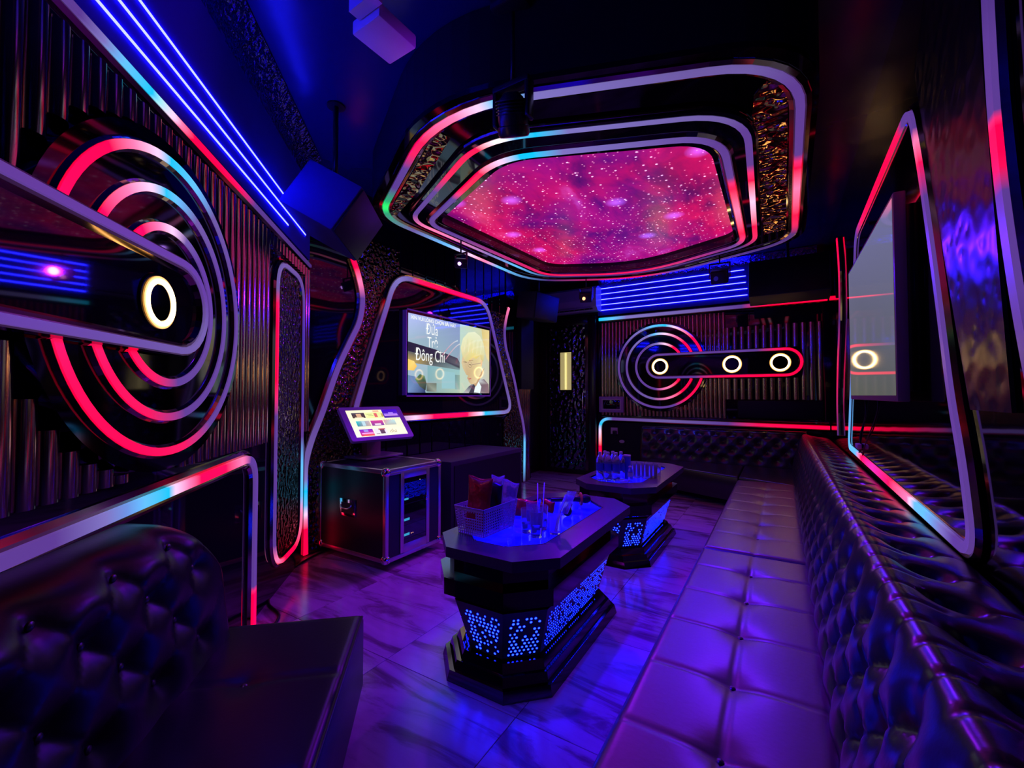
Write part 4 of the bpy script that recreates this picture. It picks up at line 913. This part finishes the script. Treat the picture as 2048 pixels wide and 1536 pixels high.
# ---------------- sofa along the back wall
sb = thing('back_sofa', 'dark tufted leather sofa section along the back wall under the ledge', 'sofa')
seat_cushion('seat_cushion', [(-1.75,6.55),(-.46,5.98),(-.46,7.0),(-1.75,7.0)], .10, .42, .03, [], False, sb, material='leather')
seat_cushion('corner_cushion', [(-.45,5.98),(.13,5.73),(.13,7.0),(-.45,7.0)], .10, .42, .03, [], False, sb, material='leather')
box('plinth', -1.7, -.1, 6.62, 7.0, 0, .11, 'matte_dark', sb)
prof = np.array([(6.98,.30),(6.98,.42),(6.99,.55),(7.01,.70),(7.03,.80),(7.06,.87),(7.12,.90),(7.2,.90),(7.26,.88)])
sl2 = np.concatenate([[0], np.cumsum(np.linalg.norm(np.diff(prof, axis=0), axis=1))]); s2_ = np.arange(0, sl2[-1], .014)
qy, qz = np.interp(s2_, sl2, prof[:,0]), np.interp(s2_, sl2, prof[:,1]); ty, tz2 = np.gradient(qy), np.gradient(qz); l2_ = np.hypot(ty, tz2); ny, nz2 = -tz2/l2_, ty/l2_
xs_ = np.arange(-1.95, .30, .014); S2, X2 = np.meshgrid(s2_, xs_, indexing='ij'); btn = []; sg = []
for j, s_ in enumerate((.20,.32,.44,.55)):
    x = -1.82+(.11 if j % 2 else 0)
    while x < .3:
        btn.append((s_, x)); 
        if j < 3:
            for q_ in (-1,1): sg.append((s_, x, (.20,.32,.44,.55)[j+1], x+q_*.11))
        else: sg.append((s_, x, .75, x))
        x += .22
h = tuft(S2, X2, btn, .035, .05, sg, .006, .009)
ende = np.clip((X2+1.95)/.05, 0, 1); h = h*np.sqrt(ende)
gridmesh('backrest', np.dstack([X2, qy[:,None]+ny[:,None]*(h-.03)+(1-np.sqrt(ende))*.12, qz[:,None]+nz2[:,None]*(h-.03)]), 'leather', sb)
buttons([((x, qy[int(s_/.014)]+.028, qz[int(s_/.014)]-.01), (0,-1,.1)) for s_, x in btn if s_ < .5], 'leather', sb)
# ---------------- short sofa on the left, built in the frame of the angled wall
ls = thing('left_sofa', 'dark tufted leather sofa in the left foreground below the colour band', 'sofa')
def LFp(s_, d): q_ = LF.p(s_, 0, d); return (q_.x, q_.y)
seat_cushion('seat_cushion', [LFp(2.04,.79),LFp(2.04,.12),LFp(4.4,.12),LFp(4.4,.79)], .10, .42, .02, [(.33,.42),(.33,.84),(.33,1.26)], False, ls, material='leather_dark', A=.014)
pq = [LFp(2.08,.75),LFp(2.08,.1),LFp(4.4,.1),LFp(4.4,.75)]
mesh('plinth', [(x,y,z) for z in (0,.12) for x, y in pq], [(0,1,2,3),(4,5,6,7),(0,1,5,4),(1,2,6,5),(2,3,7,6),(3,0,4,7)], 'matte_dark', ls)
tube('piping', [(*LFp(2.05,.785),.405),(*LFp(4.4,.785),.405)], .006, 'leather', ls)
us = np.concatenate([np.array([0,.004,.012,.024,.04]), np.arange(.055, 2.4, .014)]); tt = np.linspace(0, 1, 62)
SU, TT = np.meshgrid(us, tt, indexing='ij')
ztop = .955-.33*np.clip(1-SU/.34, 0, 1)**2.2
zz = .36+(ztop-.36)*TT; s_abs = 2.07+SU
btn = []; sg = []
for j, z_ in enumerate((.50,.63,.76,.88)):
    x = 2.30+(.13 if j % 2 else 0)-(.13 if j in (1,3) and False else 0)
    while x < 4.3:
        if not (j == 3 and x < 2.25): btn.append((x, z_))
        if j < 3:
            for q_ in (-1,1): sg.append((x, z_, x+q_*.13, z_+.13))
        x += .26
h = tuft(s_abs, zz, btn, .042, .06, sg, .007, .008)
endr = np.sqrt(np.clip(1-(1-np.clip(SU/.08,0,1))**2, 0, 1)); topr = np.sqrt(np.clip(1-np.clip((TT-.82)/.18,0,1)**2, 0, 1))
dd = .03+(.17+h+.05*(1-TT))*endr*topr
P = np.zeros((*SU.shape, 3)); 
for i in range(3): P[...,i] = LF.o[i]+LF.a[i]*s_abs+LF.n[i]*dd
P[...,2] = zz
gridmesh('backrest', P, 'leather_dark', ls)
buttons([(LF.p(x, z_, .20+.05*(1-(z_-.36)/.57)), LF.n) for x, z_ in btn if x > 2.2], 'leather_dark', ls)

# ---------------------------------------------------------------- octagonal tables
def octo(cx, y0, y1, hw, ch): return [(cx-hw+ch,y0),(cx+hw-ch,y0),(cx+hw,y0+ch),(cx+hw,y1-ch),(cx+hw-ch,y1),(cx-hw+ch,y1),(cx-hw,y1-ch),(cx-hw,y0+ch)]
FLR = Plane((0,0,0), (1,0,0), (0,1,0), (0,0,1))
mat('table_mirror', (.16,.11,.12), 1, .08)
mat('table_rim', (.075,.05,.085), 0, .26, .6)
mat('dot_panel', (.02,.012,.03), 0, .25, .6)
def table(cy, ly, label):
    cx = -1.25; t = thing('karaoke_table', label, 'table', (cx, cy, 0)); obs = []
    y0, y1 = cy-ly/2, cy+ly/2; hw, ch = .33, .165
    def lay(nm, za, zb, ia, ib, m_):
        A_, B_ = octo(cx, y0+ia, y1-ia, hw-ia, ch-ia*.3), octo(cx, y0+ib, y1-ib, hw-ib, ch-ib*.3)
        vs = [(x,y,za) for x, y in A_]+[(x,y,zb) for x, y in B_]
        return mesh(nm, vs, [tuple(range(8)), tuple(range(8,16))]+[(i,(i+1)%8,8+(i+1)%8,8+i) for i in range(8)], m_)
    for k, (za, zb, ia, ib) in enumerate(((0,.05,.0,.012),(.05,.09,.03,.042),(.09,.13,.06,.075))): obs.append(lay('base_step', za, zb, ia, ib, 'table_mirror'))
    obs.append(lay('body', .13, .385, .105, .035, 'dot_panel'))
    obs.append(lay('tier', .385, .425, .045, .005, 'table_mirror')); obs.append(lay('tier', .425, .505, -.012, -.012, 'table_mirror')); obs.append(lay('neck', .505, .61, .03, .03, 'table_mirror'))
    out = octo(cx+.035, y0-.02, y1+.12, hw+.02, .16); gl = octo(cx+.0, y0+.13, y1-.02, .235, .14)
    ring = ringplate(FLR, out, gl, .61, .66, 'table_rim', 'table_rim'); obs.append(ring)
    obs.append(plate(FLR, gl, .63, .648, 'blue_glass', 'glass_top'))
    trimv = ringplate(FLR, [(cx+(x-cx)*1.02, cy+.04+(y-cy-.04)*1.006) for x, y in gl], gl, .650, .6602, 'table_mirror', 'glass_trim'); obs.append(trimv)
    for (x, y) in gl:
        o = cyl('glass_clip', (x,y,.650), (x,y,.6604), .010, 'chrome'); obs.append(o)
    # glowing holes of the side panels
    bm = bmesh.new(); rnd = random.Random(5)
    A_, B_ = octo(cx, y0+.105, y1-.105, hw-.105, ch-.0315), octo(cx, y0+.035, y1-.035, hw-.035, ch-.0105)
    for i in range(8):
        a0_, a1_, b0_, b1_ = [Vector((*p_, z)) for p_, z in ((A_[i],.13),(A_[(i+1)%8],.13),(B_[i],.385),(B_[(i+1)%8],.385))]
        if i in (4,5) : continue
        nrm = (a1_-a0_).cross(b0_-a0_).normalized(); L0 = (a1_-a0_).length; H0 = (b0_-a0_).length
        rows = int((H0-.03)/.0205)
        for r in range(rows):
            v = (.02+r*.0205)/H0; l_ = a0_.lerp(b0_, v); r_2 = a1_.lerp(b1_, v); w0 = (r_2-l_).length; m0 = .020
            ncol = int((w0-2*m0)/.0215)
            for c in range(ncol):
                if rnd.random() < .14: continue
                if L0 < .3 and rnd.random() < .16: continue
                u = (w0/2-(ncol-1)*.0215/2+c*.0215+(.0107 if r % 2 else 0))/w0
                if u > 1-m0/w0: continue
                p_ = l_.lerp(r_2, u)+nrm*.0012
                ux = (r_2-l_).normalized(); uy = nrm.cross(ux)
                rad = rnd.uniform(.0048,.0066)*(1 if L0 < .5 else .66); vv = [bm.verts.new(p_+ux*math.cos(2*PI*k/7)*rad+uy*math.sin(2*PI*k/7)*rad) for k in range(7)]; bm.faces.new(vv)
    me = bpy.data.meshes.new('lit_holes'); bm.to_mesh(me); bm.free()
    o = bpy.data.objects.new('lit_holes', me); put(o, 'lit_holes', 'dot_blue'); o['kind'] = 'stuff'; obs.append(o)
    reparent_at(t, obs); return t
table(2.31, 1.26, 'near karaoke table with a glowing blue glass top holding the woven basket')
table(4.15, 1.34, 'far karaoke table with a glowing blue glass top holding bottles and glasses')

# ---------------------------------------------------------------- things on the near table
TZ = .6485; RZ = .6605
bk = thing('basket', 'lilac woven plastic basket on the near table, filled with snack bags', 'basket', (-1.40,2.0,RZ))
bm = bmesh.new()
W0, L0_, W1, L1_, HB = .085, .135, .10, .155, .145
Rb = Matrix.Rotation(math.radians(-3), 4, 'Z')
def wallp(c0, c1, t0, t1, nu, nv, handle=False):
    c0, c1, t0, t1 = map(Vector, (c0,c1,t0,t1)); out_ = (c1-c0).cross(t0-c0).normalized(); th = .0025
    P_ = lambda u, v, d: Rb @ (c0.lerp(c1,u).lerp(t0.lerp(t1,u), v)+out_*d)
    def slab(u0, u1, v0, v1):
        vv = [bm.verts.new(P_(u, v, d)) for d in (0, th) for u, v in ((u0,v0),(u1,v0),(u1,v1),(u0,v1))]
        for f in ((0,1,2,3),(7,6,5,4),(0,4,5,1),(1,5,6,2),(2,6,7,3),(3,7,4,0)): bm.faces.new([vv[k] for k in f])
    for i in range(nu+1):
        u = i/nu; a, b_ = max(0,u-.17/nu), min(1,u+.17/nu)
        if handle and .28 < u < .72: slab(a, b_, 0, .62); slab(a, b_, .84, 1)
        else: slab(a, b_, 0, 1)
    for j in range(nv+1):
        v = j/nv; a, b_ = max(0,v-.16/nv), min(1,v+.16/nv)
        if handle and .62 < v < .84: slab(0,.28,a,b_); slab(.72,1,a,b_)
        else: slab(0,1,a,b_)
    slab(0,1,.93,1.03)
b4 = [(-W0,-L0_,0),(W0,-L0_,0),(W0,L0_,0),(-W0,L0_,0)]; t4 = [(-W1,-L1_,HB),(W1,-L1_,HB),(W1,L1_,HB),(-W1,L1_,HB)]
for i, (nu, hnd) in enumerate(((12,True),(19,False),(12,True),(19,False))): j = (i+1)%4; wallp(b4[i], b4[j], t4[i], t4[j], nu, 10, hnd)
o = bmobj('woven_wall', bm, 'basket_plastic', bk); o['kind'] = 'stuff'
box('basket_floor', -W0, W0, -L0_, L0_, 0, .004, 'basket_plastic', bk, M=Rb)
def bag(name, label, cat, loc, w_, h_, th, rot, material, crimp='red_foil', tilt=(0,0)):
    t = thing(name, label, cat, loc, 0)
    nu, nv = 15, 19; vs = []; rnd = random.Random(hash(label) % 99 if False else len(label))
    ph = [rnd.uniform(0, 6) for _ in range(6)]
    R_ = Euler((math.radians(tilt[0]), math.radians(tilt[1]), math.radians(rot))).to_matrix()
    for s_ in (-1, 1):
        for j in range(nv):
            for i in range(nu):
                u, v = i/(nu-1)*2-1, j/(nv-1)
                b_ = max(0, (1-abs(u)**3))*max(0, (1-abs(2*v-1)**5))
                d = s_*(th/2*b_**.6+.001)+.004*math.sin(5*u+ph[0]+4*v)*b_+.003*math.sin(11*v+ph[1]+3*u)*b_
                x = u*w_/2*(1-.05*math.sin(PI*v)+.02*math.sin(7*v+ph[2])); z = v*h_+.006*math.sin(3*u+ph[3])*v
                vs.append(R_ @ Vector((x, d, z)))
    fs = []; k = nu*nv
    for s_ in (0, k):
        for j in range(nv-1):
            for i in range(nu-1): a = s_+j*nu+i; fs.append((a, a+1, a+nu+1, a+nu))
    for i in range(nu-1):
        for j in (0, nv-1): a = j*nu+i; fs.append((a, a+1, k+a+1, k+a))
    for j in range(nv-1):
        for i in (0, nu-1): a = j*nu+i; fs.append((a, a+nu, k+a+nu, k+a))
    mesh('bag_film', vs, fs, material, t, True)
    return t
rb = bag('snack_bag', 'shiny red snack bag standing at the front of the basket', 'snack bag', (-1.405,1.915,RZ+.008), .155, .285, .045, 2, 'red_foil', tilt=(-4,2))
R_ = Euler((math.radians(-4), math.radians(2), math.radians(2))).to_matrix().to_4x4()
bag('snack_bag', 'dark snack pack in the basket behind the red bag', 'snack bag', (-1.37,2.0,RZ+.008), .10, .25, .04, 10, 'black_plastic', tilt=(-2,4))
b1_ = bag('tissue_packet', 'clear packet leaning in the basket, its tip the highest', 'packet', (-1.385,2.065,RZ+.008), .075, .275, .03, 35, 'clear_film', tilt=(0,3))
b2_ = bag('tissue_packet', 'clear wide-mouthed packet at the right rear of the basket', 'packet', (-1.345,2.09,RZ+.008), .105, .25, .03, 15, 'clear_film', tilt=(0,9))
bag('snack_bag', 'small red foil bag lying low at the far end of the basket', 'snack bag', (-1.40,2.10,RZ+.008), .10, .11, .05, 70, 'red_foil')
bag('snack_bag', 'small red foil bag on the near table behind the basket', 'snack bag', (-1.36,2.36,TZ+.001), .16, .10, .06, 20, 'red_foil', tilt=(-10,0))
bag('snack_bag', 'second small red foil bag on the near table, nearer the glasses', 'snack bag', (-1.30,2.52,TZ+.001), .12, .075, .05, -15, 'red_foil', tilt=(-20,0))

def glass_tumbler(label, loc, r=.032, h=.12, straw=None, group=None, fill=None):
    t = thing('glass_tumbler', label, 'glass', loc, group=group)
    lathe('glass_wall', [(0,0),(r*.80,0),(r*.84,.004),(r,h),(r-.002,h),(r*.80,.010),(0,.010)], 'glass', t, n=24)
    if fill: lathe('water', [(0,.0105),(r*.79,.0105),(r*.86,h*fill),(0,h*fill)], 'water', t, n=24)
    return t
gl_ = [((-1.115,2.055,TZ),.037,.135,'tall glass on the near table, nearest the front edge of the glass top'),((-1.195,2.095,TZ),.036,.13,'tall glass on the near table beside the basket'),((-1.055,2.155,TZ),.036,.10,'short glass on the near table, closest to the sofa side'),((-1.155,2.19,TZ),.036,.13,'tall glass holding drinking straws on the near table'),((-1.24,2.23,TZ),.036,.125,'glass on the near table partly hidden behind the straw glass')]
for p_, r, h_, lb in gl_: glass_tumbler(lb, p_, r, h_, fill=.4 if h_ > .12 else None, group='drinking glasses on the near table')
def straw(label, p0, p1, m_='straw_plastic', r=.003):
    tube('drinking_straw', [p0, p1], r, m_, label=label, cat='straw', group='straws in the near table glasses')
straw('thin pale straw in the near table glasses, leaning left', (-1.175,2.18,TZ+.014), (-1.225,2.27,TZ+.235))
straw('thin pale straw in the near table glasses, standing most upright', (-1.150,2.185,TZ+.014), (-1.175,2.26,TZ+.245), 'white_plastic')
lt = thing('lighter_stick', 'broad translucent violet spoon handle standing in a glass on the near table', 'spoon', (-1.05,2.15,TZ))
tube('spoon_handle', [(0,0,.012),(.012,.03,.12),(.03,.075,.20)], .008, 'clear_film', lt, n=8); 
mesh('spoon_blade', [(.010,.05,.10),(.045,.06,.10),(.075,.115,.215),(.022,.105,.215),(.010,.052,.10),(.045,.062,.10),(.075,.117,.215),(.022,.107,.215)], [(0,1,2,3),(4,5,6,7),(0,1,5,4),(1,2,6,5),(2,3,7,6),(3,0,4,7)], 'clear_film', lt)
lt.name = 'spoon'
def microphone(label, p0, p1, ring, length=.25):
    p0, p1 = Vector(p0), Vector(p1); t = thing('microphone', label, 'microphone', p0)
    M_ = (p1-p0).to_track_quat('Z', 'X').to_matrix().to_4x4(); L_ = (p1-p0).length
    def part(nm, prof, m_):
        o = lathe(nm, prof, m_, t, n=24); o.data.transform(M_); return o
    part('handle', [(0,0),(.013,0),(.015,.005),(.017,L_*.6),(.022,L_*.74),(.023,L_*.76),(0,L_*.76)], 'black_plastic')
    part('grille_ball', [(.020,L_*.755),(.026,L_*.79),(.029,L_*.85),(.028,L_*.91),(.022,L_*.965),(.010,L_*.99),(0,L_)], 'grille')
    if ring: part('anti_roll_ring', [(.020,L_*.72),(.040,L_*.725),(.044,L_*.74),(.044,L_*.755),(.040,L_*.77),(.020,L_*.775)], ring)
    else: part('collar_ring', [(.022,L_*.735),(.0255,L_*.745),(.0255,L_*.765),(.022,L_*.775)], 'chrome')
    return t
microphone('black microphone with an orange ring lying across the near table', (-1.335,2.66,TZ+.046), (-1.115,2.83,TZ+.046), 'orange_plastic')
microphone('black microphone with a round grille pointing towards the camera on the near table', (-1.20,2.68,TZ+.030), (-1.13,2.47,TZ+.032), None)
# ---------------------------------------------------------------- things on the far table
bp = []
def bottle(label, loc, h_=.225, r=.031, group='water bottles bundled on the far table', lab='bottle_label', full=True):
    t = thing('water_bottle', label, 'bottle', loc, group=group); k = h_/.225
    lathe('bottle_shell', [(0,0),(r*.9,0),(r,.008),(r,.05*k),(r*.96,.055*k),(r,.06*k),(r,.15*k),(r*.92,.172*k),(r*.5,.20*k),(.012,.206*k),(.012,.213*k),(0,.213*k)], 'bottle_plastic', t, n=20)
    lathe('label', [(r+.0006,.075*k),(r+.0006,.135*k),(r+.0002,.135*k),(r+.0002,.075*k)], lab, t, n=20)
    lathe('cap', [(0,.208*k),(.0145,.208*k),(.015,.21*k),(.015,.224*k),(.013,.228*k),(0,.228*k)], 'bottle_cap', t, n=16)
    return t
names = ['front left','front middle','front right','rear left','rear middle','rear right']
for i, nm in enumerate(names):
    bottle('clear water bottle with a blue label, %s of the bundle on the far table' % nm, (-1.385+(i%3)*.070+(i//3)*.02, 3.74+(i//3)*.075-(i%3)*.0+.012*(i%3), TZ+.0005), .245, .034)
bottle('small frosted bottle standing alone before the glasses on the far table', (-1.13,3.80,TZ+.0005), .13, .022, group=None, lab='white_plastic')
for i in range(8):
    x, y = -1.20+(i%4)*.072+.01*(i//4), 3.98+(i//4)*.09+.015*(i%4)
    glass_tumbler('clear glass tumbler standing in the %s row of the far table, %s from the left' % (('front','rear')[i//4], ('first','second','third','fourth')[i%4]), (x, y, TZ+.0005), .034, .13, group='glasses grouped on the far table')
ctn = thing('carton', 'tall dark narrow carton standing between the bottles and glasses on the far table', 'carton', (-1.19,3.90,TZ+.0005))
box('carton_body', -.03, .03, -.02, .02, 0, .20, 'bottle_label', ctn, bevel=.003); box('carton_lid', -.031, .031, -.021, .021, .20, .215, 'white_plastic', ctn, bevel=.003)
ash = thing('small_dish', 'low clear dish at the front edge of the far table beside the bottle bundle', 'dish', (-1.155,3.705,TZ+.0005))
lathe('dish_bowl', [(0,0),(.033,0),(.05,.022),(.047,.024),(.031,.006),(0,.006)], 'glass', ash, n=24)
